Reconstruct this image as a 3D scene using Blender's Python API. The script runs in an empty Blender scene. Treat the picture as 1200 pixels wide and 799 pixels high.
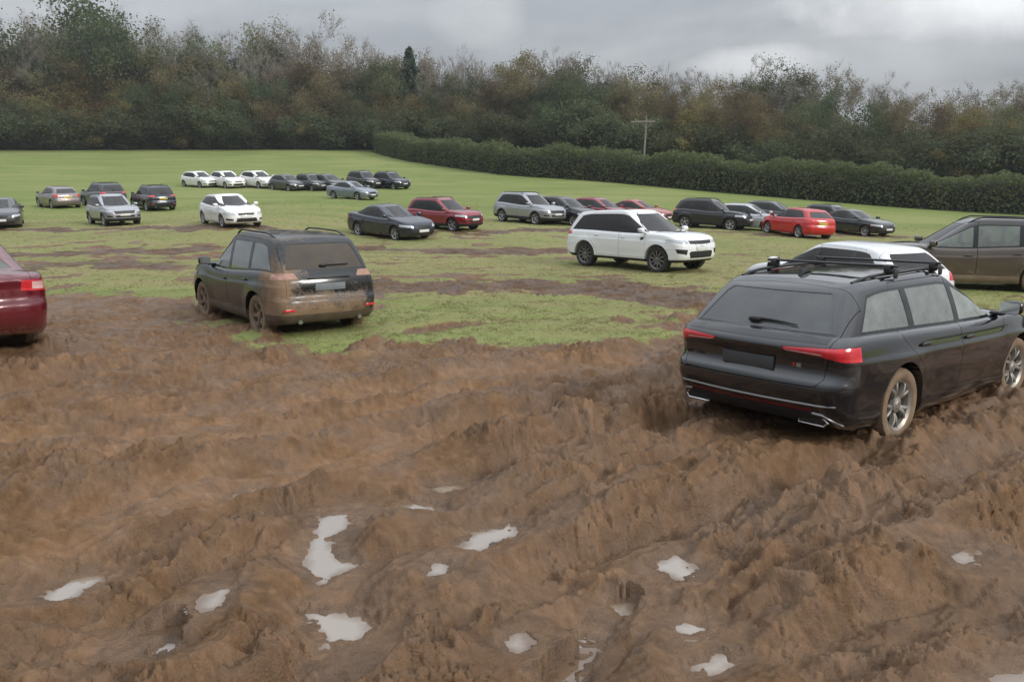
import bpy, bmesh, math, random
import numpy as np
from mathutils import Vector, Matrix
from mathutils.bvhtree import BVHTree
R = math.radians
scene = bpy.context.scene
COL = scene.collection
random.seed(7)

# ---------------------------------------------------------------- helpers
def tag(o, label=None, cat=None, group=None, kind=None):
    if label: o['label'] = label
    if cat: o['category'] = cat
    if group: o['group'] = group
    if kind: o['kind'] = kind
    return o

def link(name, me, parent=None, loc=None):
    o = bpy.data.objects.new(name, me)
    COL.objects.link(o)
    if parent is not None: o.parent = parent
    if loc is not None: o.location = loc
    return o

def empty(name, loc=(0, 0, 0), rz=0.0):
    o = bpy.data.objects.new(name, None)
    COL.objects.link(o)
    o.location = loc
    o.rotation_euler = (0, 0, rz)
    o.empty_display_size = 0.2
    return o

def mesh_from(name, verts, faces, mats=(), smooth=True):
    me = bpy.data.meshes.new(name)
    me.from_pydata([tuple(v) for v in verts], [], faces)
    for m in mats: me.materials.append(m)
    if smooth: me.shade_smooth()
    me.update()
    return me

def fast_mesh(name, V, F, mats=(), smooth=True, mat_idx=None):
    """V (n,3) float array, F (m,k) int array of k-gons."""
    me = bpy.data.meshes.new(name)
    V = np.asarray(V, np.float32); F = np.asarray(F, np.int32)
    k = F.shape[1]
    me.vertices.add(len(V)); me.vertices.foreach_set('co', V.ravel())
    me.loops.add(F.size); me.loops.foreach_set('vertex_index', F.ravel())
    me.polygons.add(len(F))
    me.polygons.foreach_set('loop_start', np.arange(0, F.size, k, dtype=np.int32))
    me.polygons.foreach_set('loop_total', np.full(len(F), k, np.int32))
    for m in mats: me.materials.append(m)
    if mat_idx is not None:
        me.polygons.foreach_set('material_index', np.asarray(mat_idx, np.int32))
    me.polygons.foreach_set('use_smooth', np.full(len(F), smooth, bool))
    me.update(calc_edges=True)
    me.validate()
    return me

def pchip(pts):
    xs = np.array([p[0] for p in pts], float); ys = np.array([p[1] for p in pts], float)
    h = np.diff(xs); dl = np.diff(ys) / h
    m = np.zeros(len(xs))
    for i in range(1, len(xs) - 1):
        if dl[i-1] * dl[i] > 0:
            w1 = 2*h[i] + h[i-1]; w2 = h[i] + 2*h[i-1]
            m[i] = (w1 + w2) / (w1/dl[i-1] + w2/dl[i])
    m[0] = dl[0]; m[-1] = dl[-1]
    def f(x):
        x = np.clip(np.asarray(x, float), xs[0], xs[-1])
        i = np.clip(np.searchsorted(xs, x, side='right') - 1, 0, len(xs) - 2)
        t = (x - xs[i]) / h[i]
        return ((1+2*t)*(1-t)**2*ys[i] + t*(1-t)**2*h[i]*m[i] + t*t*(3-2*t)*ys[i+1] + t*t*(t-1)*h[i]*m[i+1])
    return f

def sstep(a, b, x):
    t = np.clip((x - a) / (b - a), 0, 1)
    return t*t*(3 - 2*t)

# ---------------------------------------------------------------- node helpers
class NT:
    def __init__(s, m):
        s.t = m.node_tree; s.t.nodes.clear()
    def n(s, kind, **kw):
        nd = s.t.nodes.new(kind)
        for k, v in kw.items():
            if k.startswith('i_'):
                key = k[2:].replace('_', ' ')
                nd.inputs[key].default_value = v
            else: setattr(nd, k, v)
        return nd
    def l(s, a, b): s.t.links.new(a, b)
    def val(s, x, sock):
        if hasattr(x, 'is_output'): s.l(x, sock)
        else: sock.default_value = x
    def math(s, op, a, b=0.0, c=0.0, clamp=False):
        nd = s.n('ShaderNodeMath', operation=op, use_clamp=clamp)
        for i, x in enumerate((a, b, c)): s.val(x, nd.inputs[i])
        return nd.outputs[0]
    def mix(s, f, a, b):
        nd = s.n('ShaderNodeMix', data_type='RGBA')
        s.val(f, nd.inputs[0])
        for i, x in ((6, a), (7, b)):
            if hasattr(x, 'is_output'): s.l(x, nd.inputs[i])
            else: nd.inputs[i].default_value = (*x[:3], 1)
        return nd.outputs[2]
    def mixf(s, f, a, b):
        nd = s.n('ShaderNodeMix', data_type='FLOAT')
        s.val(f, nd.inputs[0]); s.val(a, nd.inputs[2]); s.val(b, nd.inputs[3])
        return nd.outputs[0]
    def noise(s, vec, scale, detail=4, rough=.55, dist=0.0):
        nd = s.n('ShaderNodeTexNoise')
        nd.inputs['Scale'].default_value = scale; nd.inputs['Detail'].default_value = detail
        nd.inputs['Roughness'].default_value = rough; nd.inputs['Distortion'].default_value = dist
        if vec is not None: s.l(vec, nd.inputs['Vector'])
        return nd.outputs['Fac']
    def ramp(s, f, stops):
        nd = s.n('ShaderNodeValToRGB'); s.l(f, nd.inputs[0])
        e = nd.color_ramp.elements
        while len(e) < len(stops): e.new(0.5)
        for el, (p, c) in zip(e, stops):
            el.position = p; el.color = (*c, 1) if len(c) == 3 else c
        return nd.outputs[0]
    def out(s, sh): s.l(sh, s.n('ShaderNodeOutputMaterial').inputs[0])

def new_mat(name):
    m = bpy.data.materials.new(name); m.use_nodes = True
    return m, NT(m)

def simple(name, col, rough=.5, metal=0.0, spec=.5, coat=0.0, bump=0.0, vary=.12, scale=6):
    m, t = new_mat(name)
    p = t.n('ShaderNodeBsdfPrincipled')
    tc = t.n('ShaderNodeTexCoord').outputs['Object']
    nz = t.noise(tc, scale, 4)
    lo = tuple(c*(1-vary) for c in col); hi = tuple(min(1, c*(1+vary)) for c in col)
    t.l(t.mix(nz, lo, hi), p.inputs['Base Color'])
    p.inputs['Roughness'].default_value = rough; p.inputs['Metallic'].default_value = metal
    p.inputs['Specular IOR Level'].default_value = spec; p.inputs['Coat Weight'].default_value = coat
    if bump:
        b = t.n('ShaderNodeBump'); b.inputs['Strength'].default_value = bump; b.inputs['Distance'].default_value = .01
        t.l(t.noise(tc, scale*6, 5), b.inputs['Height']); t.l(b.outputs[0], p.inputs['Normal'])
    t.out(p.outputs[0])
    return m

MUDC = (.20, .132, .080)
def paint(name, col, masks=(), rough=.22, flake=0.0, dust=.12, coat=.8, film=.5):
    """car paint with a coat and splashed mud.  masks: lists of planes (ax, ay, az, c): mud where min(planes)+noise > 0"""
    m, t = new_mat('paint_' + name)
    p = t.n('ShaderNodeBsdfPrincipled')
    tc = t.n('ShaderNodeTexCoord').outputs['Object']
    sp = t.n('ShaderNodeSeparateXYZ'); t.l(tc, sp.inputs[0])
    n1 = t.noise(tc, 3.2, 6, .62, .3); n2 = t.noise(tc, 26, 4, .7)
    acc = None
    for planes in masks:
        mn = None
        for ax, ay, az, c in planes:
            v = t.math('MULTIPLY_ADD', sp.outputs[0], ax, c)
            v = t.math('MULTIPLY_ADD', sp.outputs[1], ay, v)
            v = t.math('MULTIPLY_ADD', sp.outputs[2], az, v)
            mn = v if mn is None else t.math('MINIMUM', mn, v)
        acc = mn if acc is None else t.math('MAXIMUM', acc, mn)
    if acc is None: acc = t.math('ADD', -3.0, 0.0)
    v = t.math('MULTIPLY_ADD', t.math('SUBTRACT', n1, .5), 4.6, acc)
    v = t.math('MULTIPLY_ADD', t.math('SUBTRACT', n2, .5), 2.2, v)
    k = t.math('MULTIPLY', v, .62, clamp=True)
    filmv = t.math('MULTIPLY_ADD', t.math('ADD', acc, 1.2), film*.5, t.math('MULTIPLY', n1, dust*.6), clamp=True)
    filmv = t.math('MINIMUM', filmv, film)
    lo = tuple(c*.96 for c in col); hi = tuple(min(1, c*1.05) for c in col)
    base = t.mix(n2, lo, hi)
    base = t.mix(filmv, base, tuple(c*.95 for c in MUDC))
    mudc = t.mix(n2, tuple(c*.75 for c in MUDC), tuple(c*1.6 for c in MUDC))
    t.l(t.mix(k, base, mudc), p.inputs['Base Color'])
    t.l(t.mixf(k, t.mixf(filmv, rough, .5), .75), p.inputs['Roughness'])
    t.l(t.mixf(k, t.mixf(filmv, coat, .1), 0.0), p.inputs['Coat Weight'])
    p.inputs['Coat Roughness'].default_value = .04
    if flake: t.l(t.mixf(k, flake, 0.0), p.inputs['Metallic'])
    b = t.n('ShaderNodeBump'); b.inputs['Strength'].default_value = .5; b.inputs['Distance'].default_value = .012
    t.l(t.math('MULTIPLY', k, n2), b.inputs['Height']); t.l(b.outputs[0], p.inputs['Normal'])
    t.out(p.outputs[0])
    return m

def glass(name, tint, refl=1.0, veil=0.0, dc=(.2, .15, .1)):
    m, t = new_mat(name)
    tr = t.n('ShaderNodeBsdfTransparent'); tr.inputs[0].default_value = (*tint, 1)
    gl = t.n('ShaderNodeBsdfGlossy'); gl.inputs['Roughness'].default_value = .025; gl.inputs[0].default_value = (1, 1, 1, 1)
    fr = t.n('ShaderNodeFresnel'); fr.inputs[0].default_value = 1.55
    f = t.math('MULTIPLY', fr.outputs[0], refl, clamp=True)
    mx = t.n('ShaderNodeMixShader'); t.l(f, mx.inputs[0]); t.l(tr.outputs[0], mx.inputs[1]); t.l(gl.outputs[0], mx.inputs[2])
    o = mx.outputs[0]
    if veil:  # diffuse veil carries dirt and, on some pale panes, reflected sky as colour
        tc = t.n('ShaderNodeTexCoord').outputs['Object']
        nz = t.noise(tc, 5, 6, .65)
        df = t.n('ShaderNodeBsdfDiffuse'); df.inputs[0].default_value = (*dc, 1)
        m2 = t.n('ShaderNodeMixShader'); t.l(t.math('MULTIPLY', nz, veil, clamp=True), m2.inputs[0])
        t.l(o, m2.inputs[1]); t.l(df.outputs[0], m2.inputs[2]); o = m2.outputs[0]
    t.out(o)
    return m
# ---------------------------------------------------------------- car construction
def outline(xr, xf, w, rr, fr, bow_r, bow_f, n=(6, 9, 26, 10, 6), taper=.02, ex=2.5):
    """half plan outline from rear centre to front centre (y>=0)"""
    pts = []
    ye = w - rr[1]; xe = xr + bow_r*(ye/w)**2
    for i in range(n[0]):
        y = ye*i/n[0]; pts.append((xr + bow_r*(y/w)**2, y))
    for i in range(n[1]):
        a = math.pi/2*i/n[1]
        pts.append((xe + rr[0]*(1 - max(0, math.cos(a))**(2/ex)), ye + rr[1]*math.sin(a)**(2/ex)))
    yf = w - fr[1]; xg = xf - bow_f*(yf/w)**2
    x0 = xe + rr[0]; x1 = xg - fr[0]
    for i in range(n[2]): pts.append((x0 + (x1 - x0)*i/n[2], w))
    for i in range(n[3]):
        a = math.pi/2*(1 - i/n[3])
        pts.append((xg - fr[0]*(1 - max(0, math.cos(a))**(2/ex)), yf + fr[1]*math.sin(a)**(2/ex)))
    for i in range(n[4] + 1):
        y = yf*(1 - i/n[4]); pts.append((xf - bow_f*(y/w)**2, y))
    xm = (xr + xf)/2; hl = (xf - xr)/2
    return [(x, y*(1 - taper*abs((x - xm)/hl)**3)) for x, y in pts]

def loft(rings, ztop, crown, K=8):
    """rings: list (bottom to top) of half outlines [(x,y,z)]; closed solid mirrored in y, domed cap on top, flat below"""
    n = len(rings[0]); N = 2*n - 2
    V, F = [], []
    for r in rings:
        V += [(x, y, z) for x, y, z in r] + [(r[i][0], -r[i][1], r[i][2]) for i in range(n-2, 0, -1)]
    for a in range(len(rings) - 1):
        for i in range(N):
            j = (i + 1) % N
            F.append((a*N + i, a*N + j, (a+1)*N + j, (a+1)*N + i)[::-1])
    def cap(base, ring, dome, flip):
        rows = {}
        ym = max(p[1] for p in ring)
        for i in range(1, n - 1):
            x, y, z = ring[i]
            row = [base + i]
            for k in range(1, K):
                yy = y*(1 - 2*k/K)
                row.append(len(V)); V.append((x, yy, z + dome*(y/ym)**1.5*(1 - (yy/y)**2)))
            row.append(base + N - i)
            rows[i] = row
        for i in range(1, n - 2):
            for k in range(K):
                f = (rows[i][k], rows[i+1][k], rows[i+1][k+1], rows[i][k+1])
                F.append(f[::-1] if flip else f)
        for c, i in ((0, 1), (n - 1, n - 2)):
            for k in range(K):
                f = (base + c, rows[i][k], rows[i][k+1])
                if (c != 0) != flip: f = f[::-1]
                F.append(f)
    cap(0, rings[0], 0.0, False)
    cap((len(rings) - 1)*N, rings[-1], crown, True)
    return V, F

TL = [0, .04, .08, .14, .22, .30, .38, .46, .50, .54, .60, .66, .72, .745, .77, .80, .84, .88, .92, .955, .98, 1.0]
TG = [0, .12, .25, .4, .55, .7, .8, .87, .92, .96, .985, 1.0]

def solid_mesh(name, V, F, mat):
    me = bpy.data.meshes.new(name)
    me.from_pydata(V, [], F)
    bm = bmesh.new(); bm.from_mesh(me)
    bmesh.ops.remove_doubles(bm, verts=bm.verts, dist=1e-5)
    bmesh.ops.recalc_face_normals(bm, faces=bm.faces)
    bm.to_mesh(me); bm.free()
    me.materials.append(mat); me.shade_smooth(); me.update()
    return me

def prism(poly, axis, a, b, mat=None):
    """2D polygon extruded along an axis: 'y' polygon is (x,z); 'x' polygon is (y,z); 'z' polygon is (x,y)"""
    def P(u, v, w):
        return (u, w, v) if axis == 'y' else ((w, u, v) if axis == 'x' else (u, v, w))
    n = len(poly)
    V = [P(u, v, a) for u, v in poly] + [P(u, v, b) for u, v in poly]
    F = [tuple(range(n)), tuple(range(2*n - 1, n - 1, -1))]
    for i in range(n):
        j = (i + 1) % n
        F.append((i, j, n + j, n + i)[::-1])
    return V, F

def merge(*vf):
    V, F = [], []
    for v, f in vf:
        o = len(V); V += list(v); F += [tuple(i + o for i in q) for q in f]
    return V, F

def cyl(cx, cz, r, y0, y1, n=40):
    return prism([(cx + r*math.cos(2*math.pi*i/n), cz + r*math.sin(2*math.pi*i/n)) for i in range(n)], 'y', y0, y1)

def mirror_y(vf):
    return [(x, -y, z) for x, y, z in vf[0]], [q[::-1] for q in vf[1]]

def poly_offset(poly, d):
    n = len(poly)
    area = sum(poly[i][0]*poly[(i+1) % n][1] - poly[(i+1) % n][0]*poly[i][1] for i in range(n))
    s = 1 if area > 0 else -1
    out = []
    for i in range(n):
        p0, p1, p2 = poly[i-1], poly[i], poly[(i+1) % n]
        def nrm(a, b):
            dx, dy = b[0]-a[0], b[1]-a[1]; L = math.hypot(dx, dy) or 1e-9
            return (dy/L*s, -dx/L*s)
        n1, n2 = nrm(p0, p1), nrm(p1, p2)
        bx, by = n1[0]+n2[0], n1[1]+n2[1]
        dd = max(.35, 1 + n1[0]*n2[0] + n1[1]*n2[1])
        out.append((p1[0] + d*bx/dd, p1[1] + d*by/dd))
    return out

def clip_x(poly, x, keep_less):
    out = []
    n = len(poly)
    ins = lambda p: (p[0] <= x) == keep_less
    for i in range(n):
        a, b = poly[i], poly[(i+1) % n]
        if ins(a): out.append(a)
        if ins(a) != ins(b):
            t = (x - a[0])/(b[0] - a[0]); out.append((x, a[1] + t*(b[1]-a[1])))
    return out

WORK = bpy.data.scenes.new('work')
def boolean(a, b, op):
    """mesh a (op) mesh b -> new mesh, worked out in a scratch scene"""
    oa = bpy.data.objects.new('tmp', a); ob = bpy.data.objects.new('tmp', b)
    WORK.collection.objects.link(oa); WORK.collection.objects.link(ob)
    md = oa.modifiers.new('b', 'BOOLEAN'); md.operation = op; md.object = ob
    md.solver = 'MANIFOLD'
    vl = WORK.view_layers[0]; vl.update(); dg = vl.depsgraph
    me = bpy.data.meshes.new_from_object(oa.evaluated_get(dg), preserve_all_data_layers=True, depsgraph=dg)
    bpy.data.objects.remove(oa); bpy.data.objects.remove(ob)
    return me

class Car:
    def __init__(s, sp, mats):
        s.sp = sp; s.M = mats
        s.zt = pchip(sp['deck']); s.zr = pchip(sp['roof'])
        s.zb = pchip(sp['under'])
        s.wi = pchip(sp['side']); s.fi = pchip(sp['nose']); s.ri = pchip(sp['tail'])
        s.parts = []
    def lower(s, d=0.0):
        sp = s.sp; rings = []
        xr, xf, w = -sp['L']/2, sp['L']/2, sp['W']/2
        for t in TL:
            o = outline(xr + float(s.ri(t)) + d, xf - float(s.fi(t)) - d, w - float(s.wi(t)) - d, sp['rc'], sp['fc'], sp['bow'][0], sp['bow'][1], taper=sp.get('taper', .03))
            r = []
            for x, y in o:
                zb = float(s.zb(x)) + d; ztp = float(s.zt(x)) - d
                z = zb + t*(ztp - zb)
                if y > .5:
                    for ax in sp['axles']:
                        rr = math.hypot(x - ax, (z - sp['R'])*1.0)
                        y += sp['flare']*float(sstep(sp['R'] + .26, sp['R'] + .07, rr))*float(sstep(.5, .75, y))
                r.append((x, y, z))
            rings.append(r)
        return loft(rings, None, sp['hood_crown'])
    def green(s, d=0.0):
        sp = s.sp; g = sp['green']; rings = []
        for t in TG:
            k = t if t < .87 else .87 + (t - .87)*(1 + (t - .87)*g.get('round', 9))
            bulge = math.sin(math.pi*min(1, t))*g.get('bulge', .015)
            xr = g['xr'][0] + (g['xr'][1] - g['xr'][0])*k - math.sin(math.pi*t)*g.get('rbulge', .02)
            xf = g['xf'][0] + (g['xf'][1] - g['xf'][0])*k + math.sin(math.pi*t)*g.get('fbulge', .02)
            w = g['w'][0] + (g['w'][1] - g['w'][0])*k + bulge
            o = outline(xr + d, xf - d, w - d, g.get('rc', (.16, .12)), g.get('fc', (.14, .12)), g.get('bow', (.07, .16))[0], g.get('bow', (.07, .16))[1], taper=g.get('taper', .05))
            r = []
            for x, y in o:
                zb = float(s.zt(x)) - .07 + d*.3; zp = float(s.zr(x)) - d
                r.append((x, y, zb + t*(zp - zb)))
            rings.append(r)
        return loft(rings, None, g.get('crown', .03))
    def gz(s, x, t):
        zb = float(s.zt(x)) - .07
        return zb + t*(float(s.zr(x)) - zb)
    def hull(s, d, mat):
        return boolean(solid_mesh('l', *s.lower(d), mat), solid_mesh('g', *s.green(d), mat), 'UNION')
    def build(s):
        sp, M = s.sp, s.M
        s.ref = []
        for vf in (s.lower(0), s.green(0)):
            me = solid_mesh('ref', *vf, M['paint'])
            vn = [v.normal.copy() for v in me.vertices]
            V = [v.co.copy() for v in me.vertices]; P = [tuple(p.vertices) for p in me.polygons]
            s.ref.append((BVHTree.FromPolygons(V, P), V, P, vn))
        out = s.hull(0, M['paint']); inn = s.hull(.025, M['trim'])
        def wells(r, y0):
            c = []
            for ax in sp['axles']:
                c.append(cyl(ax, sp['R'] + sp.get('well_up', .01), r, y0, 1.4)); c.append(cyl(ax, sp['R'] + sp.get('well_up', .01), r, -1.4, -y0))
            return solid_mesh('w', *merge(*c), M['trim'])
        y0 = sp['W']/2 - .36; rw = sp['R'] + sp.get('gap', .055)
        out = boolean(out, wells(rw, y0), 'DIFFERENCE')
        inn = boolean(inn, wells(rw + .02, y0 - .02), 'DIFFERENCE')
        s.rest = boolean(out, inn, 'DIFFERENCE')
        ga, gb = s.hull(.004, M['glass']), s.hull(.009, M['glass'])
        s.gshell = boolean(ga, gb, 'DIFFERENCE')
        return s
    def pm(s, vf, mat=None):
        return solid_mesh('p', *vf, mat or s.M['trim'])
    def carve(s, name, vf, vf_small=None, mat=None, parent=None, raise_=0, keep=True):
        """take the piece of the skin inside the prism as a part"""
        piece = None
        if keep:
            piece = boolean(s.rest, s.pm(vf_small or vf), 'INTERSECT')
            if len(piece.polygons) == 0: piece = None
        s.rest = boolean(s.rest, s.pm(vf), 'DIFFERENCE')
        if piece is None: return None
        if mat is not None:
            piece.materials.clear(); piece.materials.append(mat)
            piece.polygons.foreach_set('material_index', np.zeros(len(piece.polygons), np.int32))
        p = dict(name=name, me=piece, parent=parent, kids=[])
        s.parts.append(p); return p
    def pane(s, name, vf, mat, parent=None):
        me = boolean(s.gshell, s.pm(vf, mat), 'INTERSECT')
        if len(me.polygons) == 0: return None
        me.materials.clear(); me.materials.append(mat)
        me.polygons.foreach_set('material_index', np.zeros(len(me.polygons), np.int32))
        p = dict(name=name, me=me, parent=parent, kids=[]); s.parts.append(p); return p
    def add(s, name, me, parent=None, loc=None):
        p = dict(name=name, me=me, parent=parent, kids=[], loc=loc, raw=True)
        s.parts.append(p); return p
    def fix_normals(s, me):
        """smooth reflections: copy the uncut hull's normals onto the cut panels"""
        me.shade_smooth()
        vs = me.vertices; nl = len(me.loops)
        nrm = [None]*nl
        cache = {}
        for p in me.polygons:
            fn = p.normal
            for li in p.loop_indices:
                vi = me.loops[li].vertex_index
                c = cache.get(vi)
                if c is None:
                    c = []
                    co = vs[vi].co
                    for bvh, V, P, vn in s.ref:
                        loc, n, idx, dist = bvh.find_nearest(co, .014)
                        if loc is None: continue
                        q = P[idx]; ws = []; acc = Vector((0, 0, 0))
                        for vj in q:
                            w = 1.0/((V[vj] - loc).length + 1e-4)**2; acc += vn[vj]*w
                        c.append(acc.normalized())
                    cache[vi] = c
                best = fn; bd = .80
                for n in c:
                    dd = n.dot(fn)
                    if dd > bd: bd = dd; best = n
                nrm[li] = best
        me.normals_split_custom_set([tuple(n) for n in nrm])
    def finish(s, root, prefix=''):
        body = dict(name='body', me=s.rest, parent=None, kids=[])
        objs = {}
        for p in [body] + s.parts:
            if not p.get('raw'): s.fix_normals(p['me'])
            p['me'].name = p['name']
            par = objs[id(p['parent'])] if p['parent'] is not None else root
            o = link(p['name'], p['me'], par, p.get('loc'))
            if p.get('rot'): o.rotation_euler = p['rot']
            objs[id(p)] = o
            p['obj'] = o
        return root

def superbox(c, size, p=4, n=8, mat=None, rot=None):
    """rounded box as a closed superellipsoid mesh (V,F)"""
    V, F = [], []
    nu, nv = n*2, n
    def sp(v, e): return math.copysign(abs(v)**e, v)
    e = 2.0/p
    for j in range(nv + 1):
        ph = -math.pi/2 + math.pi*j/nv
        for i in range(nu):
            th = 2*math.pi*i/nu + math.pi/nu
            x = sp(math.cos(ph), e)*sp(math.cos(th), e); y = sp(math.cos(ph), e)*sp(math.sin(th), e); z = sp(math.sin(ph), e)
            v = Vector((x*size[0]/2, y*size[1]/2, z*size[2]/2))
            if rot is not None: v = rot @ v
            V.append((v.x + c[0], v.y + c[1], v.z + c[2]))
    for j in range(nv):
        for i in range(nu):
            k = (i + 1) % nu
            F.append((j*nu + i, j*nu + k, (j+1)*nu + k, (j+1)*nu + i))
    return V, F

def box(x0, x1, y0, y1, z0, z1):
    V = [(x, y, z) for x in (x0, x1) for y in (y0, y1) for z in (z0, z1)]
    F = [(0, 1, 3, 2), (4, 6, 7, 5), (0, 4, 5, 1), (2, 3, 7, 6), (0, 2, 6, 4), (1, 5, 7, 3)]
    return V, F

def bevelled(vf, w, mat, seg=2):
    me = bpy.data.meshes.new('bv'); me.from_pydata(vf[0], [], vf[1])
    bm = bmesh.new(); bm.from_mesh(me)
    bmesh.ops.recalc_face_normals(bm, faces=bm.faces)
    bmesh.ops.bevel(bm, geom=list(bm.edges), offset=w, segments=seg, affect='EDGES', profile=.5)
    bm.to_mesh(me); bm.free(); me.materials.append(mat); me.shade_smooth(); me.set_sharp_from_angle(angle=R(35)); me.update()
    return me

def vf_mesh(name, vf, mats, idx=None, sharp=35):
    me = mesh_from(name, vf[0], vf[1], mats)
    bm = bmesh.new(); bm.from_mesh(me); bmesh.ops.recalc_face_normals(bm, faces=bm.faces); bm.to_mesh(me); bm.free()
    if idx is not None: me.polygons.foreach_set('material_index', np.asarray(idx, np.int32))
    me.shade_smooth(); me.set_sharp_from_angle(angle=R(sharp)); me.update()
    return me

def tube(pts, r, n=8, closed=False):
    V, F = [], []
    m = len(pts)
    P = [Vector(p) for p in pts]
    rs = r if isinstance(r, (list, tuple)) else [r]*m
    up = Vector((0, 0, 1))
    for i in range(m):
        d = (P[min(i+1, m-1)] - P[max(i-1, 0)]).normalized()
        a = d.cross(up)
        if a.length < .05: a = d.cross(Vector((1, 0, 0)))
        a.normalize(); b = a.cross(d).normalized()
        for k in range(n):
            th = 2*math.pi*k/n
            V.append(tuple(P[i] + (a*math.cos(th) + b*math.sin(th))*rs[i]))
    for i in range(m - 1):
        for k in range(n):
            j = (k + 1) % n
            F.append((i*n + k, i*n + j, (i+1)*n + j, (i+1)*n + k))
    F.append(tuple(range(n))[::-1]); F.append(tuple((m-1)*n + k for k in range(n)))
    return V, F

def lathe_y(prof, n=48):
    """closed (radius, y) profile swept about the y axis"""
    V, F = [], []
    m = len(prof)
    for i in range(n):
        a = 2*math.pi*i/n
        for r, y in prof: V.append((r*math.cos(a), y, r*math.sin(a)))
    for i in range(n):
        j = (i + 1) % n
        for k in range(m):
            l = (k + 1) % m
            F.append((i*m + k, i*m + l, j*m + l, j*m + k))
    return V, F

def wheel_meshes(Rw, w, rim_r, style, M):
    """outer face towards +y"""
    h = w/2
    prof = [(rim_r - .004, h*.72), (rim_r + .012, h*.9), (Rw - .045, h), (Rw - .016, h*.93), (Rw - .002, h*.72), (Rw, h*.3), (Rw - .008, h*.27), (Rw - .008, h*.2), (Rw, h*.17), (Rw, -h*.17), (Rw - .008, -h*.2), (Rw - .008, -h*.27), (Rw, -h*.3),
            (Rw - .002, -h*.72), (Rw - .016, -h*.93), (Rw - .045, -h), (rim_r + .012, -h*.9), (rim_r - .004, -h*.72)]
    V, F = lathe_y(prof, 64)
    # tread lugs: pull alternate tread vertices in
    m = len(prof)
    for i in range(64):
        for k in (4, 5, 8, 9, 12, 13):
            if i % 2:
                x, y, z = V[i*m + k]; q = (math.hypot(x, z) - .006)/math.hypot(x, z)
                V[i*m + k] = (x*q, y, z*q)
    tyre = vf_mesh('tyre', (V, F), [M['tyre']], sharp=50)
    rim = []
    rim.append(lathe_y([(rim_r, h*.86), (rim_r + .006, h*.9), (rim_r + .004, h*.7), (rim_r - .02, h*.3), (rim_r - .03, -h*.8), (rim_r - .042, -h*.8), (rim_r - .034, h*.28), (rim_r - .022, h*.74)], 48))
    ns, kind = style
    rs = rim_r - .012
    for i in range(ns):
        a0 = 2*math.pi*i/ns + .3
        arms = [(-.16, .0)] if kind == 'single' else ([(-.13, -.03), (.13, .03)] if kind == 'double' else [(-.26, -.04), (.26, .04)])
        if kind == 'single': arms = [(0, 0)]
        for off, inner in arms:
            pts = []
            nseg = 5
            vb = []
            for j in range(nseg + 1):
                q = j/nseg; r = .055 + (rs - .055)*q
                a = a0 + inner + (off - inner)*q**1.3
                hw = (.030 if kind == 'single' else .021)*(1.15 - .25*q) * (1.3 if kind == 'blade' else 1)
                yt = h*.80 - .028*(1 - q)**2 + .012*math.sin(math.pi*q)
                yb = yt - .045
                ca, sa = math.cos(a), math.sin(a)
                for wq, yy in ((-1, yb), (-.72, yt - .006), (0, yt), (.72, yt - .006), (1, yb)):
                    vb.append((r*ca - wq*hw*sa, yy, r*sa + wq*hw*ca))
            fb = []
            for j in range(nseg):
                for k in range(4):
                    fb.append((j*5 + k, (j+1)*5 + k, (j+1)*5 + k + 1, j*5 + k + 1))
                fb.append((j*5, j*5 + 4, (j+1)*5 + 4, (j+1)*5))
            fb.append((0, 1, 2, 3, 4)); fb.append(tuple(nseg*5 + k for k in range(5))[::-1])
            rim.append((vb, fb))
    hub = lathe_y([(.0005, h*.80), (.03, h*.81), (.034, h*.78), (.07, h*.72), (.078, h*.4), (.0005, h*.4)], 24)
    rim.append(hub)
    rimm = vf_mesh('rim', merge(*rim), [M['rim']], sharp=40)
    back = lathe_y([(.0005, h*.28), (rim_r*.80, h*.28), (rim_r*.80, h*.18), (rim_r - .036, h*.10), (rim_r - .036, h*.02), (.0005, h*.02)], 32)
    disc = vf_mesh('brake_disc', back, [M['disc']], sharp=30)
    return tyre, rimm, disc
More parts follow.
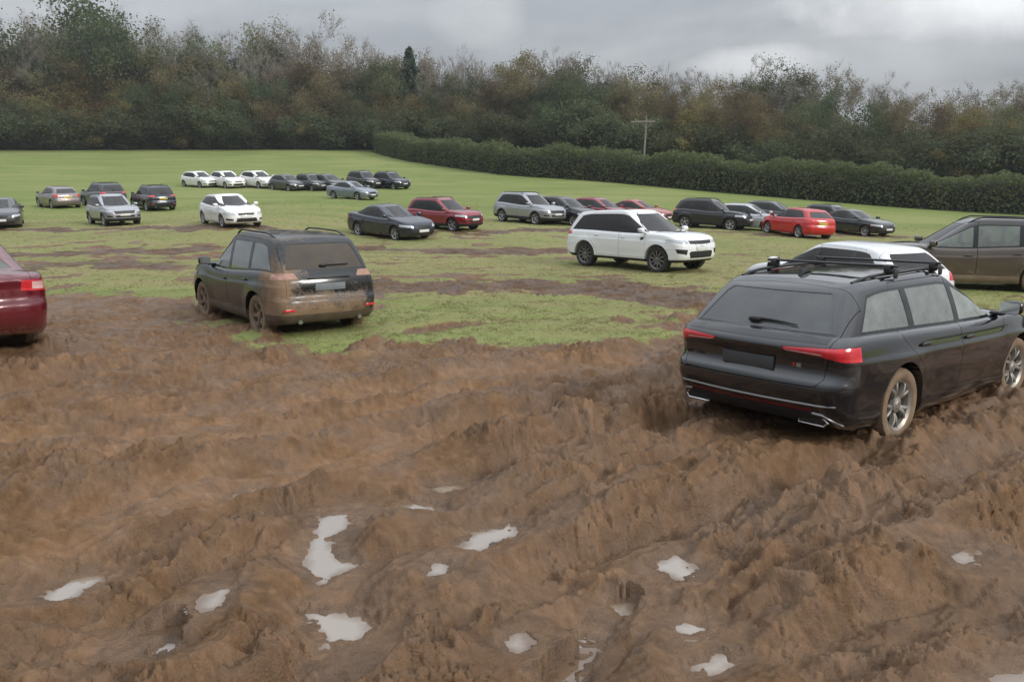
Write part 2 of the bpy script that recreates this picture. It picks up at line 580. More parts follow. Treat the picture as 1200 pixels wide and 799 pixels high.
# ---------------------------------------------------------------- car types
SIDE = [(0, .075), (.08, .035), (.14, .020), (.22, .026), (.30, .020), (.48, .004), (.68, 0), (.745, 0), (.77, .012), (.84, .022), (.93, .038), (.97, .055), (1, .09)]
NOSE = [(0, .10), (.12, .03), (.3, 0), (.5, 0), (.7, .015), (.85, .04), (.95, .085), (1, .15)]
def under(L, g, f=.06, r=.08): return [(-L/2, g + r), (-L/2 + .5, g + .01), (-1, g), (1, g), (L/2 - .5, g + .01), (L/2, g + f)]
SPECS = {
 'estate': dict(L=4.69, W=1.83, R=.335, axles=(1.43, -1.26), under=under(4.69, .19, .04, .12), flare=.022, gap=.05,
    deck=[(-2.35, 1.00), (-2, 1.005), (-1, .985), (0, .955), (.85, .94), (1.15, .96), (1.5, .925), (1.95, .84), (2.22, .755), (2.35, .69)],
    roof=[(-2.3, 1.37), (-1.95, 1.395), (-1, 1.445), (-.2, 1.455), (.25, 1.43)],
    side=SIDE, nose=NOSE,
    tail=[(0, .16), (.10, .07), (.22, .02), (.32, 0), (.44, .0), (.50, .02), (.54, .055), (.70, .07), (.77, .05), (.84, .02), (.88, .025), (.95, .07), (1, .12)],
    rc=(.34, .27), fc=(.66, .46), bow=(.10, .16), hood_crown=.035,
    green=dict(xr=(-2.24, -1.80), xf=(1.22, .12), w=(.845, .645), rc=(.20, .16), fc=(.2, .14), bow=(.09, .2), crown=.028),
    dlo=dict(f=(.95, .06), r=(-1.84, -1.60), top=.80, pillars=(-.02, -.98), pw=.05, low=.03),
    doors=dict(front=1.02, mid=-.06, rear=-.98), gate=(.60, .70, -1.76), gatetop=.74, rbump=.60, fbump=.60, shut=.30,
    rwin=(1.03, 1.335), wscr=(1.0, 1.385), wheel=(.225, .24), style=(5, 'fork')),
 'suv_mid': dict(L=4.53, W=1.84, R=.355, axles=(1.36, -1.33), under=under(4.53, .25, .05, .06), flare=.035, gap=.06,
    deck=[(-2.27, 1.07), (-1.5, 1.10), (-.6, 1.06), (.3, 1.02), (.85, 1.03), (1.15, 1.07), (1.6, 1.04), (1.95, .97), (2.15, .88), (2.27, .78)],
    roof=[(-2.3, 1.56), (-1.85, 1.60), (-1, 1.655), (-.1, 1.67), (.35, 1.63)],
    side=SIDE, nose=NOSE,
    tail=[(0, .12), (.12, .04), (.3, 0), (.42, .0), (.48, .02), (.54, .05), (.75, .06), (.9, .09), (.96, .13), (1, .18)],
    rc=(.32, .26), fc=(.6, .44), bow=(.09, .15), hood_crown=.045,
    green=dict(xr=(-2.16, -1.80), xf=(1.20, .22), w=(.845, .68), rc=(.2, .15), fc=(.2, .14), bow=(.07, .18), crown=.03),
    dlo=dict(f=(.92, .12), r=(-1.78, -1.48), top=.81, pillars=(.0, -.92), pw=.05, low=.03),
    doors=dict(front=1.0, mid=-.04, rear=-.98), gate=(.66, .72, -1.76), gatetop=.72, rbump=.64, fbump=.66, shut=.36,
    rwin=(1.14, 1.53), wscr=(1.11, 1.57), wheel=(.235, .23), style=(5, 'double')),
 'suv_big': dict(L=4.87, W=1.98, R=.385, axles=(1.52, -1.40), under=under(4.87, .30, .04, .08), flare=.03, gap=.055,
    deck=[(-2.44, 1.14), (-1.5, 1.15), (0, 1.12), (.85, 1.11), (1.2, 1.15), (1.7, 1.13), (2.1, 1.06), (2.32, .98), (2.44, .90)],
    roof=[(-2.3, 1.66), (-1.9, 1.69), (-1, 1.755), (0, 1.78), (.45, 1.745)],
    side=SIDE, nose=[(0, .14), (.12, .04), (.3, 0), (.5, .0), (.72, .015), (.88, .05), (.95, .09), (1, .17)],
    tail=[(0, .16), (.12, .05), (.3, 0), (.45, .01), (.55, .04), (.75, .06), (.9, .08), (.96, .12), (1, .17)],
    rc=(.36, .30), fc=(.50, .40), bow=(.10, .15), hood_crown=.04,
    green=dict(xr=(-2.34, -1.95), xf=(1.30, .34), w=(.90, .735), rc=(.2, .15), fc=(.2, .14), bow=(.07, .18), crown=.03, rbulge=.03),
    dlo=dict(f=(1.02, .26), r=(-2.0, -1.66), top=.83, pillars=(.08, -.98), pw=.04, low=.03),
    doors=dict(front=1.06, mid=.03, rear=-1.03), gate=(.68, .78, -1.9), gatetop=.80, rbump=.70, fbump=.70, shut=.42,
    rwin=(1.22, 1.62), wscr=(1.19, 1.68), wheel=(.27, .275), style=(10, 'single')),
 'saloon': dict(L=4.68, W=1.78, R=.315, axles=(1.40, -1.28), under=under(4.68, .19, .04, .08), flare=.022, gap=.05,
    deck=[(-2.34, .97), (-2.2, 1.0), (-1.8, 1.035), (-1.3, 1.0), (0, .925), (.8, .915), (1.1, .95), (1.5, .905), (1.95, .82), (2.2, .745), (2.34, .67)],
    roof=[(-1.8, 1.28), (-1.0, 1.365), (-.4, 1.41), (.0, 1.415), (.25, 1.39)],
    side=SIDE, nose=NOSE,
    tail=[(0, .14), (.12, .05), (.3, 0), (.48, .0), (.54, .02), (.60, .05), (.8, .05), (.93, .03), (.97, .05), (1, .12)],
    rc=(.40, .36), fc=(.66, .46), bow=(.14, .18), hood_crown=.035,
    green=dict(xr=(-1.86, -.92), xf=(1.18, .10), w=(.80, .59), rc=(.25, .18), fc=(.2, .14), bow=(.16, .2), crown=.028, rbulge=.05),
    dlo=dict(f=(.90, .06), r=(-1.42, -.92), top=.81, pillars=(-.06, -.98), pw=.05, low=.03),
    doors=dict(front=1.0, mid=-.09, rear=-.98), gate=(.68, .64, -1.86), gatetop=.66, rbump=.66, fbump=.58, shut=.30,
    rwin=(1.06, 1.315), wscr=(.99, 1.345), wheel=(.21, .21), style=(5, 'single')),
 'hatch': dict(L=4.28, W=1.78, R=.318, axles=(1.26, -1.36), under=under(4.28, .20, .04, .08), flare=.022, gap=.05,
    deck=[(-2.14, 1.0), (-1.6, 1.03), (-.8, .98), (0, .95), (.75, .93), (1.05, .97), (1.4, .93), (1.75, .85), (2.0, .76), (2.14, .69)],
    roof=[(-2.0, 1.34), (-1.6, 1.375), (-.8, 1.44), (-.1, 1.455), (.25, 1.43)],
    side=SIDE, nose=NOSE,
    tail=[(0, .12), (.12, .04), (.3, 0), (.42, .0), (.5, .02), (.56, .05), (.75, .07), (.9, .10), (.96, .13), (1, .18)],
    rc=(.36, .30), fc=(.64, .45), bow=(.10, .18), hood_crown=.04,
    green=dict(xr=(-2.04, -1.52), xf=(1.16, .12), w=(.81, .62), rc=(.22, .16), fc=(.2, .14), bow=(.09, .2), crown=.028),
    dlo=dict(f=(.88, .06), r=(-1.56, -1.28), top=.80, pillars=(-.08, -.98), pw=.05, low=.03),
    doors=dict(front=.94, mid=-.12, rear=-.98), gate=(.64, .68, -1.5), gatetop=.68, rbump=.62, fbump=.60, shut=.30,
    rwin=(1.04, 1.32), wscr=(1.01, 1.385), wheel=(.21, .21), style=(5, 'double')),
}

def rays(car):
    def hit(o, d):
        best = None
        for bvh, V, P, vn in car.ref:
            loc, n, i, dist = bvh.ray_cast(Vector(o), Vector(d))
            if loc is not None and (best is None or dist < best[1]): best = (loc, dist, n)
        return best
    return hit

def make_car(kind, root, mats, opt):
    sp = SPECS[kind]
    car = Car(sp, mats).build(); M = mats
    hit = rays(car)
    L2, W2 = sp['L']/2, sp['W']/2
    G = sp['green']; zt = lambda x: float(car.zt(x))
    side_y = lambda: ((.35, 1.4), (-1.4, -.35))
    # ---- lamps
    for nm, poly, xr in opt.get('front_lamps', ()):
        for s in (1, -1):
            pl = [(s*y, z) for y, z in poly]
            car.carve(nm, prism(pl, 'x', *xr), prism(poly_offset(pl, -.003), 'x', *xr), M['head'] if nm == 'headlight' else M.get(nm, M['black']))
    for nm, poly, xr, mk in opt.get('rear_lamps', ()):
        for s in (1, -1):
            pl = [(s*y, z) for y, z in poly]
            car.carve(nm, prism(pl, 'x', *xr), prism(poly_offset(pl, -.003), 'x', *xr), M[mk])
    for nm, poly, xr, mk in opt.get('face', ()):       # single pieces across the middle, half polygons
        pl = poly + [(-y, z) for y, z in poly[::-1] if y > 1e-6]
        car.carve(nm, prism(pl, 'x', *xr), prism(poly_offset(pl, -.002), 'x', *xr), M[mk])
    # ---- side glass
    D = sp['dlo']
    fb, ft = D['f']; rb, rt = D['r']
    xs = np.linspace(fb, rb, 15); low = [(x, zt(x) + D['low']) for x in xs]
    xt = np.linspace(rt, ft, 13); top = [(x, car.gz(x, D['top'] - (.05 if i in (0, 12) else .015 if i in (1, 11) else 0))) for i, x in enumerate(xt)]
    dlo = low + top
    big = poly_offset(dlo, .022)
    doors = {}
    dd = sp['doors']
    dtop = [(x, car.gz(x, .93)) for x in np.linspace(rt, ft, 13)]
    for s in (1, -1):
        yr = (.35, 1.4) if s > 0 else (-1.4, -.35)
        panes = []
        edges = [fb + .1] + list(D['pillars']) + [rb - .1]
        if opt.get('frameless_trim', True):
            # black surround with the panes cut out
            keep = car.rest
            pp = []
            for i in range(len(edges) - 1):
                hi, lo = edges[i] - (D['pw'] if i > 0 else 0), edges[i+1] + (D['pw'] if i < len(edges) - 2 else 0)
                q = clip_x(clip_x(dlo, hi, True), lo, False)
                if len(q) >= 3: pp.append(q)
            for q in pp:
                car.rest = boolean(car.rest, car.pm(prism(q, 'y', *yr)), 'DIFFERENCE')
            tr = car.carve('window_trim', prism(big, 'y', *yr), None, M['gloss'])
        # doors
        zs = opt.get('sill', .33)
        zf = [(dd['front'], zs), (dd['front'] + .015, .6), (dd['front'], zt(dd['front']) - .02)]
        region = zf + [(p[0] + .05*(1 - i/12) + .0, p[1]) for i, p in enumerate(dtop[::-1])]
        rear = [(dd['rear'] - .12, car.gz(dd['rear'] - .12, .93))]
        region = [p for p in region if p[0] > dd['rear'] - .1] + [(dd['rear'] - .22, car.gz(dd['rear'] - .22, .93)), (dd['rear'] - .30, zt(-1.1) + .02), (dd['rear'] - .26, zt(-1.1) - .06)]
        ar = sp['R'] + sp['gap'] + .09
        for a in (62, 48, 34, 18, 4):
            region.append((sp['axles'][1] + ar*math.cos(R(a)), sp['R'] + ar*math.sin(R(a))))
        region.append((sp['axles'][1] + ar, zs))
        for nm, poly in (('front_door', clip_x(region, dd['mid'], False)), ('rear_door', clip_x(region, dd['mid'], True))):
            doors[(nm, s)] = car.carve(nm, prism(poly, 'y', *yr), prism(poly_offset(poly, -.005), 'y', *yr))
        for i, q in enumerate(pp):
            par = doors[('front_door' if i == 0 else 'rear_door', s)] if i < 2 else None
            tint = M['glass'] if i == 0 else M['privacy']
            car.pane('window', prism(poly_offset(q, .003), 'y', *yr), tint, par)
        # handles and mirror
        for nm, xh in (('front_door', dd['mid'] + .16), ('rear_door', dd['rear'] + .12)):
            zh = zt(xh) - opt.get('handle_drop', .14)
            h = hit((xh, s*3, zh), (0, -s, 0))
            if h:
                y = h[0].y
                vf = superbox((xh + .01, y + s*.018, zh), (.20, .024, .034), 3, 6)
                car.add('handle', vf_mesh('handle', vf, [M['handle']]), doors[(nm, s)])
        mx = fb - .02; mz = zt(mx) + .10
        my = W2 + opt.get('mirror_out', .06)
        shell = superbox((mx, s*my, mz), (.15, .205, .145), 3.2, 8, rot=Matrix.Rotation(R(-12*s), 3, 'Z'))
        stalk = superbox((mx + .02, s*(my - .14), mz - .07), (.10, .16, .05), 3, 6)
        mm = car.add('wing_mirror', vf_mesh('wing_mirror', merge(shell, stalk), [M['mirror']], sharp=60))
        glassp = prism([(s*(my + yy), mz + zz) for yy, zz in ((-.095, -.06), (.085, -.055), (.095, .05), (-.09, .06))], 'x', mx - .088, mx - .078)
        car.add('mirror_glass', vf_mesh('mirror_glass', glassp, [M['chrome']]), mm)
    # ---- screens
    def hw(z, xk):
        zb = zt(xk) - .07; zr = float(car.zr(xk)); t = min(1, max(0, (z - zb)/(zr - zb)))
        return G['w'][0] + (G['w'][1] - G['w'][0])*t
    z0, z1 = sp['wscr']
    inset = .125
    poly = [(-hw(z0, .9) + inset, z0), (0, z0 - .03), (hw(z0, .9) - inset, z0), (hw(z1, .3) - inset, z1 - .02), (hw(z1, .3) - inset - .06, z1), (-hw(z1, .3) + inset + .06, z1), (-hw(z1, .3) + inset, z1 - .02)]
    xr = (.05, 3)
    car.carve('windscreen', prism(poly, 'x', *xr), keep=False)
    car.pane('windscreen', prism(poly_offset(poly, .004), 'x', *xr), M['screen'])
    z0, z1 = sp['rwin']; xr = (-3, opt.get('rwin_x', sp['gate'][2] + .02))
    inset = opt.get('rwin_inset', .14)
    rpoly = [(-hw(z0, -1.6) + inset, z0), (hw(z0, -1.6) - inset, z0), (hw(z1, -1.6) - inset, z1 - .04), (hw(z1, -1.6) - inset - .05, z1), (-hw(z1, -1.6) + inset + .05, z1), (-hw(z1, -1.6) + inset, z1 - .04)]
    car.carve('rear_window', prism(rpoly, 'x', *xr), keep=False)
    # ---- tailgate / boot lid
    zg, yg, xg = sp['gate']
    ztop = 3
    gp = [(-yg + .05, zg), (yg - .05, zg), (yg, zg + .06), (sp['gatetop'], zt(-L2 + .1) + .02), (sp['gatetop'] - .14, ztop), (-sp['gatetop'] + .14, ztop), (-sp['gatetop'], zt(-L2 + .1) + .02), (-yg, zg + .06)]
    gx = (-3, xg)
    gate = car.carve(opt.get('gate_name', 'tailgate'), prism(gp, 'x', *gx), prism(poly_offset(gp, -.005), 'x', gx[0], gx[1] - .005))
    car.pane('rear_window', prism(poly_offset(rpoly, .004), 'x', *xr), M['rear_glass'], gate if opt.get('gate_name', 'tailgate') == 'tailgate' else None)
    # ---- bumpers, bonnet, cladding
    if opt.get('clad'):
        zc = opt['clad']
        for nm, x0, x1, mk in (('rear_skirt', -4, sp['axles'][1], 'clad'), ('front_skirt', sp['axles'][0], 4, 'clad')):
            car.carve(nm, prism([(x0, 0), (x1, 0), (x1, zc), (x0, zc)], 'y', -2, 2), None, M[mk])
        car.carve('side_sill', prism([(-2, 0), (2, 0), (2, zc - .02), (-2, zc - .02)], 'y', .3, 2), None, M['clad'])
        car.carve('side_sill', prism([(-2, 0), (2, 0), (2, zc - .02), (-2, zc - .02)], 'y', -2, -.3), None, M['clad'])
    zr_ = sp['rbump']; xa = sp['axles'][1]
    bp = [(-4, 0), (xa, 0), (xa, zr_ - .02), (xa - .45, zr_), (-4, zr_)]
    car.carve('rear_bumper', prism(bp, 'y', -2, 2), prism(poly_offset(bp, -.004), 'y', -2, 2))
    zf_ = sp['fbump']; xa = sp['axles'][0]
    bp = [(4, 0), (xa, 0), (xa, zf_ - .02), (xa + .4, zf_), (4, zf_)]
    car.carve('front_bumper', prism(bp, 'y', -2, 2), prism(poly_offset(bp, -.004), 'y', -2, 2))
    bx0, bx1 = G['xf'][0] - .16, L2 - .02
    bo = [(bx0, -.66), (bx0 + .3, -.74), (bx1 - .5, -.70), (bx1 - .1, -.5), (bx1, -.2), (bx1, .2), (bx1 - .1, .5), (bx1 - .5, .70), (bx0 + .3, .74), (bx0, .66), (bx0 + .1, .3), (bx0 + .12, 0), (bx0 + .1, -.3)]
    car.carve('bonnet', prism(bo, 'z', zf_ + .08, zt(G['xf'][0]) + .10), prism(poly_offset(bo, -.005), 'z', zf_ + .08, zt(G['xf'][0]) + .10))
    # ---- wheels
    rim_r, ww = sp['wheel']
    ty, rm, ds = opt.get('wheel_cache') or wheel_meshes(sp['R'], ww, rim_r, opt.get('style', sp['style']), M)
    for ax in sp['axles']:
        for s in (1, -1):
            e = empty('wheel', (ax, s*(W2 - ww/2 - .012 + opt.get('track', 0)), sp['R']), 0 if s > 0 else math.pi)
            e.parent = root
            if s > 0: e.rotation_euler = (0, random.uniform(0, 6), opt.get('steer', 0) if ax > 0 else 0)
            else: e.rotation_euler = (0, random.uniform(0, 6), math.pi + (opt.get('steer', 0) if ax > 0 else 0))
            link('tyre', ty, e); link('rim', rm, e); link('brake_disc', ds, e)
    # ---- cabin
    zb = zt(0)
    for x, ys in ((-.05, (.37, -.37)), (opt.get('rear_seat', -.92), (.44, 0, -.44))):
        for y in ys:
            back = superbox((x - .18, y, zb - .08), (.17, .48 if len(ys) == 2 else .44, .66), 4, 8, rot=Matrix.Rotation(R(-14), 3, 'Y'))
            base = superbox((x + .14, y, zb - .40), (.52, .48 if len(ys) == 2 else .44, .18), 4, 6)
            st = car.add('seat', vf_mesh('seat', merge(back, base), [M['seat']], sharp=60))
            hr = superbox((x - .285, y, zb + .30), (.10, .26, .17), 3.5, 7)
            po = tube([(x - .27, y - .05, zb + .20), (x - .28, y - .05, zb + .34)], .008, 6); po2 = tube([(x - .27, y + .05, zb + .20), (x - .28, y + .05, zb + .34)], .008, 6)
            car.add('headrest', vf_mesh('headrest', merge(hr, po, po2), [M['seat']], sharp=60), st)
    dash = superbox((.86, 0, zb - .10), (.62, 1.42, .26), 5, 10)
    car.add('dashboard', vf_mesh('dashboard', dash, [M['seat']], sharp=60))
    sw = [(.48 + .06*math.cos(a), -.37 + .18*math.sin(a), zb - .02 + .17*math.cos(a)) for a in [2*math.pi*i/24 for i in range(25)]]
    car.add('steering_wheel', vf_mesh('steering_wheel', tube(sw, .014, 6), [M['seat']]))
    # ---- plates
    if opt.get('rear_plate'):
        z, mk = opt['rear_plate'][:2]
        h = hit((-5, .1, z), (1, 0, 0))
        x = h[0].x
        car.add('number_plate', bevelled(box(x - .016, x + .01, -.26, .26, z - .055, z + .055), .004, M[mk]))
    if opt.get('front_plate'):
        z, mk = opt['front_plate'][:2]
        h = hit((5, .1, z), (-1, 0, 0)); x = h[0].x
        car.add('number_plate', bevelled(box(x - .01, x + .022, -.26, .26, z - .055, z + .055), .004, M[mk]))
    if opt.get('extra'): opt['extra'](car, hit)
    car.finish(root)
    return car

# ---------------------------------------------------------------- what each type carries
def rail(car, hit, y, x0, x1, name='roof_rail', lift=.045, mat='rail'):
    for s in (1, -1):
        pts = []
        for i in range(13):
            x = x0 + (x1 - x0)*i/12
            h = hit((x, s*(y - .03*abs(i - 6)/6), 3), (0, 0, -1))
            e = min(1, min(i, 12 - i)/1.5)
            pts.append((x, s*(y - .03*abs(i - 6)/6), h[0].z + lift*e - .004))
        car.add(name, vf_mesh(name, tube(pts, .016, 8), [car.M[mat]], sharp=60))

def estate_extra(car, hit):
    M = car.M
    rail(car, hit, .585, -1.62, .10, lift=.026)
    for x in (-1.02, -.10):
        z = hit((x, 0, 3), (0, 0, -1))[0].z + .068
        bar = car.add('roof_bar', bevelled(box(x - .034, x + .034, -.66, .66, z - .011, z + .011), .010, M['rail']))
        for s in (1, -1):
            zz = hit((x, s*.585, 3), (0, 0, -1))[0].z + .03
            foot = merge(superbox((x, s*.585, (z + zz)/2), (.095, .07, z - zz + .03), 4, 6), superbox((x, s*.652, zz - .006), (.07, .02, .085), 4, 6))
            car.add('bar_foot', vf_mesh('bar_foot', foot, [M['clad']], sharp=60), bar)
    # shark fin
    z = hit((-1.42, 0, 3), (0, 0, -1))[0].z
    fin = [(-1.50, 0, z - .01), (-1.30, 0, z - .01)]
    V = [(-1.52, .028, z - .012), (-1.28, .012, z - .012), (-1.28, -.012, z - .012), (-1.52, -.028, z - .012), (-1.50, .004, z + .062), (-1.455, .004, z + .062), (-1.455, -.004, z + .062), (-1.50, -.004, z + .062)]
    F = [(0, 1, 2, 3), (4, 7, 6, 5), (0, 4, 5, 1), (1, 5, 6, 2), (2, 6, 7, 3), (3, 7, 4, 0)]
    car.add('aerial_fin', vf_mesh('aerial_fin', (V, F), [M['gloss']]))
    # rear wiper
    pts = []
    for y in np.linspace(.02, -.36, 8):
        h = hit((-5, y, 1.075 + .02*math.sin((y + .36)*5)), (1, 0, 0)); pts.append((h[0].x - .022, y, h[0].z))
    pv = hit((-5, 0.03, 1.085), (1, 0, 0))
    pivot = superbox((pv[0].x - .018, .05, 1.085), (.05, .13, .05), 3, 6)
    car.add('wiper', vf_mesh('wiper', merge(tube(pts, [.016, .014, .012, .011, .010, .009, .008, .007], 6), pivot), [M['black']], sharp=60))
    # exhaust trims
    for s in (1, -1):
        h = hit((-5, s*.60, .29), (1, 0, 0)); x = h[0].x - .012
        def frame(a, b, z0, z1, w):
            o = [(a, z0), (b, z0), (b + s*.03, (z0 + z1)/2), (b, z1), (a, z1)]
            pts = [(x, s*0 + p, q) for p, q in o] + [(x, o[0][0], o[0][1]), (x, o[1][0], o[1][1])]
            return tube(pts, w, 6)
        fr = frame(s*.47, s*.70, .262, .325, .011)
        hole = prism([(s*.475, .267), (s*.695, .267), (s*.715, .293), (s*.695, .32), (s*.475, .32)], 'x', x - .004, x + .03)
        t = car.add('exhaust_trim', vf_mesh('exhaust_trim', fr, [M['chrome']], sharp=60))
        car.add('exhaust_hole', vf_mesh('exhaust_hole', hole, [M['black']]), t)
        pts = []
        for y, z in ((.62, .372), (.70, .365), (.745, .325), (.80, .262)):
            h = hit((-5, s*y, z), (1, 0, 0)); pts.append((h[0].x - .008, s*y, z))
        car.add('bumper_trim', vf_mesh('bumper_trim', tube(pts, .012, 6), [M['silver']], sharp=60))
    pts = []
    for y in np.linspace(-.80, .80, 17):
        h = hit((-5, y, .445), (1, 0, 0)); pts.append((h[0].x - .004, y, .445))
    car.add('bumper_highlight', vf_mesh('bumper_highlight', tube(pts, .009, 6), [M['silver']], sharp=60))  # pale highlight along the bumper modelled as a silver tube
    # small red and silver badge low on the tailgate
    h = hit((-5, -.46, .76), (1, 0, 0)); x = h[0].x
    V, F = merge(prism([(-.42, .775), (-.435, .745), (-.45, .775), (-.443, .775), (-.435, .758), (-.427, .775)], 'x', x - .012, x + .02),
                 prism([(-.46, .745), (-.46, .775), (-.50, .775), (-.50, .745)], 'x', x - .012, x + .02))
    car.add('badge', vf_mesh('badge', (V, F), [M['red'], M['silver']], [0]*8 + [1]*6))
    h = hit((5, 0, .66), (-1, 0, 0))

def kuga_extra(car, hit):
    M = car.M
    rail(car, hit, .64, -1.55, .15, lift=.05)
    pts = []
    for y in np.linspace(.02, -.40, 8):
        h = hit((-5, y, 1.20), (1, 0, 0)); pts.append((h[0].x - .022, y, h[0].z))
    pv = hit((-5, 0.03, 1.195), (1, 0, 0))
    car.add('wiper', vf_mesh('wiper', merge(tube(pts, .010, 6), superbox((pv[0].x - .018, .05, 1.195), (.05, .13, .05), 3, 6)), [M['black']], sharp=60))
    for s in (1, -1):
        x = hit((-5, s*.55, .40), (1, 0, 0))[0].x
        car.add('exhaust_pipe', vf_mesh('exhaust_pipe', tube([(x + .25, s*.52, .33), (x + .01, s*.52, .32)], .036, 12), [M['silver']], sharp=50))
        # tow-away reflector on the bumper corner
        h = hit((-5, s*.70, .52), (1, 0, 0)); x = h[0].x
        car.add('reflector', bevelled(box(x - .010, x + .03, s*.70 - .09, s*.70 + .09, .50, .535), .004, M['red']))
    h = hit((-5, 0, 1.01), (1, 0, 0)); x = h[0].x
    car.add('gate_strip', bevelled(box(x - .014, x + .02, -.36, .36, .985, 1.015), .006, M['rail']))

def rrs_extra(car, hit):
    M = car.M
    for s in (1, -1):
        yy = hit((.98, s*3, .98), (0, -s, 0))[0].y
        pl = [(.86, .90), (.98, .93), (1.02, 1.03), (.90, 1.01)]
        car.add('fender_vent', vf_mesh('fender_vent', prism(pl, 'y', *sorted((yy - s*.03, yy + s*.008))), [M['black']]))
        h = hit((-5, s*.5, .5), (1, 0, 0))
    pts = [(2.35, y, .70) for y in (-.3, .3)]

def plain_extra(car, hit):
    pass

HL = [(.43, .70), (.60, .665), (1.1, .69), (1.1, .80), (.66, .775), (.46, .745)]
OPTS = {
 'estate': dict(extra=estate_extra, rear_plate=(.745, 'plate_dim'), handle_drop=.135, sill=.32,
    rear_lamps=[('reversing_light', [(.37, .878), (.68, .862), (.68, .882), (.37, .890)], (-3, -1.95), 'lampw'),
                ('tail_light', [(.34, .912), (.60, .928), (1.1, .945), (1.1, .795), (.82, .815), (.68, .85), (.36, .876)], (-3, -1.98), 'red')],
    face=[('reflector_strip', [(0, .383), (.60, .383), (.64, .41), (0, .41)], (-3, -1.9), 'red2'),
          ('rear_diffuser', [(0, -.1), (.80, -.1), (.74, .30), (.64, .375), (0, .375)], (-3, -1.9), 'clad'),
          ('gate_band', [(0, .955), (.70, .955), (.70, 1.025), (0, 1.025)], (-3, -1.9), 'gloss'),
          ('grille', [(0, .50), (.40, .50), (.46, .66), (0, .67)], (1.9, 3), 'black')],
    front_lamps=[('headlight', [(.52, .60), (1.1, .62), (1.1, .74), (.56, .70)], (1.75, 3))]),
 'suv_mid': dict(extra=kuga_extra, rear_plate=(.86, 'plate_old'), handle_drop=.15, clad=.44, sill=.45,
    rear_lamps=[('tail_light', [(.50, 1.0), (1.1, .98), (1.1, 1.10), (.56, 1.10)], (-3, -1.88), 'lampmud')],
    face=[('grille', [(0, .66), (.50, .68), (.54, .82), (0, .83)], (1.9, 3), 'black'), ('lower_grille', [(0, .48), (.45, .48), (.50, .60), (0, .60)], (1.9, 3), 'black')],
    front_lamps=[('headlight', [(.56, .76), (1.1, .80), (1.1, .92), (.60, .87)], (1.62, 3)), ('fog_light', [(.62, .50), (.84, .52), (.84, .60), (.62, .58)], (1.6, 3))], front_plate=(.62, 'plate_w')),
 'suv_big': dict(extra=rrs_extra, handle_drop=.12, clad=.40, sill=.42,
    rear_lamps=[('tail_light', [(.60, 1.02), (1.1, 1.0), (1.1, 1.12), (.62, 1.12)], (-3, -2.0), 'red')],
    face=[('grille', [(0, .84), (.50, .86), (.54, .955), (0, .95)], (1.9, 3), 'black'), ('lower_grille', [(0, .45), (.50, .45), (.56, .60), (.50, .65), (0, .65)], (1.9, 3), 'black')],
    front_lamps=[('headlight', [(.55, .865), (1.1, .89), (1.1, .985), (.58, .955)], (1.82, 3)), ('air_intake', [(.66, .55), (.90, .60), (.93, .72), (.62, .70)], (1.8, 3))], front_plate=(.72, 'plate_w')),
 'saloon': dict(extra=plain_extra, rear_plate=(.80, 'plate_old'), gate_name='boot_lid', rear_seat=-.62, rwin_x=-.85, rwin_inset=.16,
    rear_lamps=[('reversing_light', [(.66, .82), (.82, .815), (.82, .915), (.66, .92)], (-3, -1.95), 'lampw'), ('tail_light', [(.52, .80), (1.1, .78), (1.1, .93), (.54, .945)], (-3, -1.95), 'red')],
    face=[('grille', [(0, .50), (.30, .50), (.38, .66), (0, .67)], (1.9, 3), 'black'), ('lower_grille', [(0, .30), (.55, .30), (.60, .40), (0, .40)], (1.9, 3), 'black')],
    front_lamps=[('headlight', [(.48, .58), (1.1, .62), (1.1, .735), (.52, .69)], (1.75, 3))], front_plate=(.44, 'plate_w')),
 'hatch': dict(extra=plain_extra, rear_plate=(.78, 'plate_y'),
    rear_lamps=[('tail_light', [(.56, .84), (1.1, .82), (1.1, .97), (.60, .985)], (-3, -1.75), 'red')],
    face=[('grille', [(0, .60), (.34, .60), (.40, .69), (0, .70)], (1.7, 3), 'black'), ('lower_grille', [(0, .30), (.50, .30), (.44, .47), (0, .48)], (1.7, 3), 'black')],
    front_lamps=[('headlight', [(.50, .61), (1.1, .66), (1.1, .78), (.54, .72)], (1.55, 3)), ('fog_light', [(.60, .36), (.84, .38), (.84, .46), (.60, .44)], (1.5, 3))], front_plate=(.52, 'plate_w')),
}
# ---------------------------------------------------------------- camera model and land form
FPX, CX, CY = 920.0, 600.0, 399.5
CAMZ = 1.78
PITCH = math.atan2(154.5, FPX)

_P = pchip([(-300, -1), (-20, -.25), (0, -.25), (9, -.25), (14, -.21), (20, -.08), (25, 0), (32, .34), (37, .72), (41, .98), (46, 1.22), (54, 1.85), (60, 2.3), (75, 3.75), (90, 5.6), (100, 7.0), (115, 9.2), (126, 10.9), (150, 13.5), (220, 19), (500, 26), (2500, 30)])
_T = pchip([(-60, .0), (-22, .0), (-13, .28), (-6, -.12), (0, -.10), (6, -.38), (11, -.42), (20, -.66), (40, -.5), (80, -.3)])
def land(x, y):
    x = np.asarray(x, float); y = np.asarray(y, float)
    return _T(x)*sstep(26, 36, y)*sstep(72, 52, y) + _P(y)*(1 - .38*sstep(6, 42, x)*(1 - .5*sstep(60, 140, y))*sstep(24, 30, y)) + .22*sstep(-5, -7.6, x)*sstep(15, 11, y)

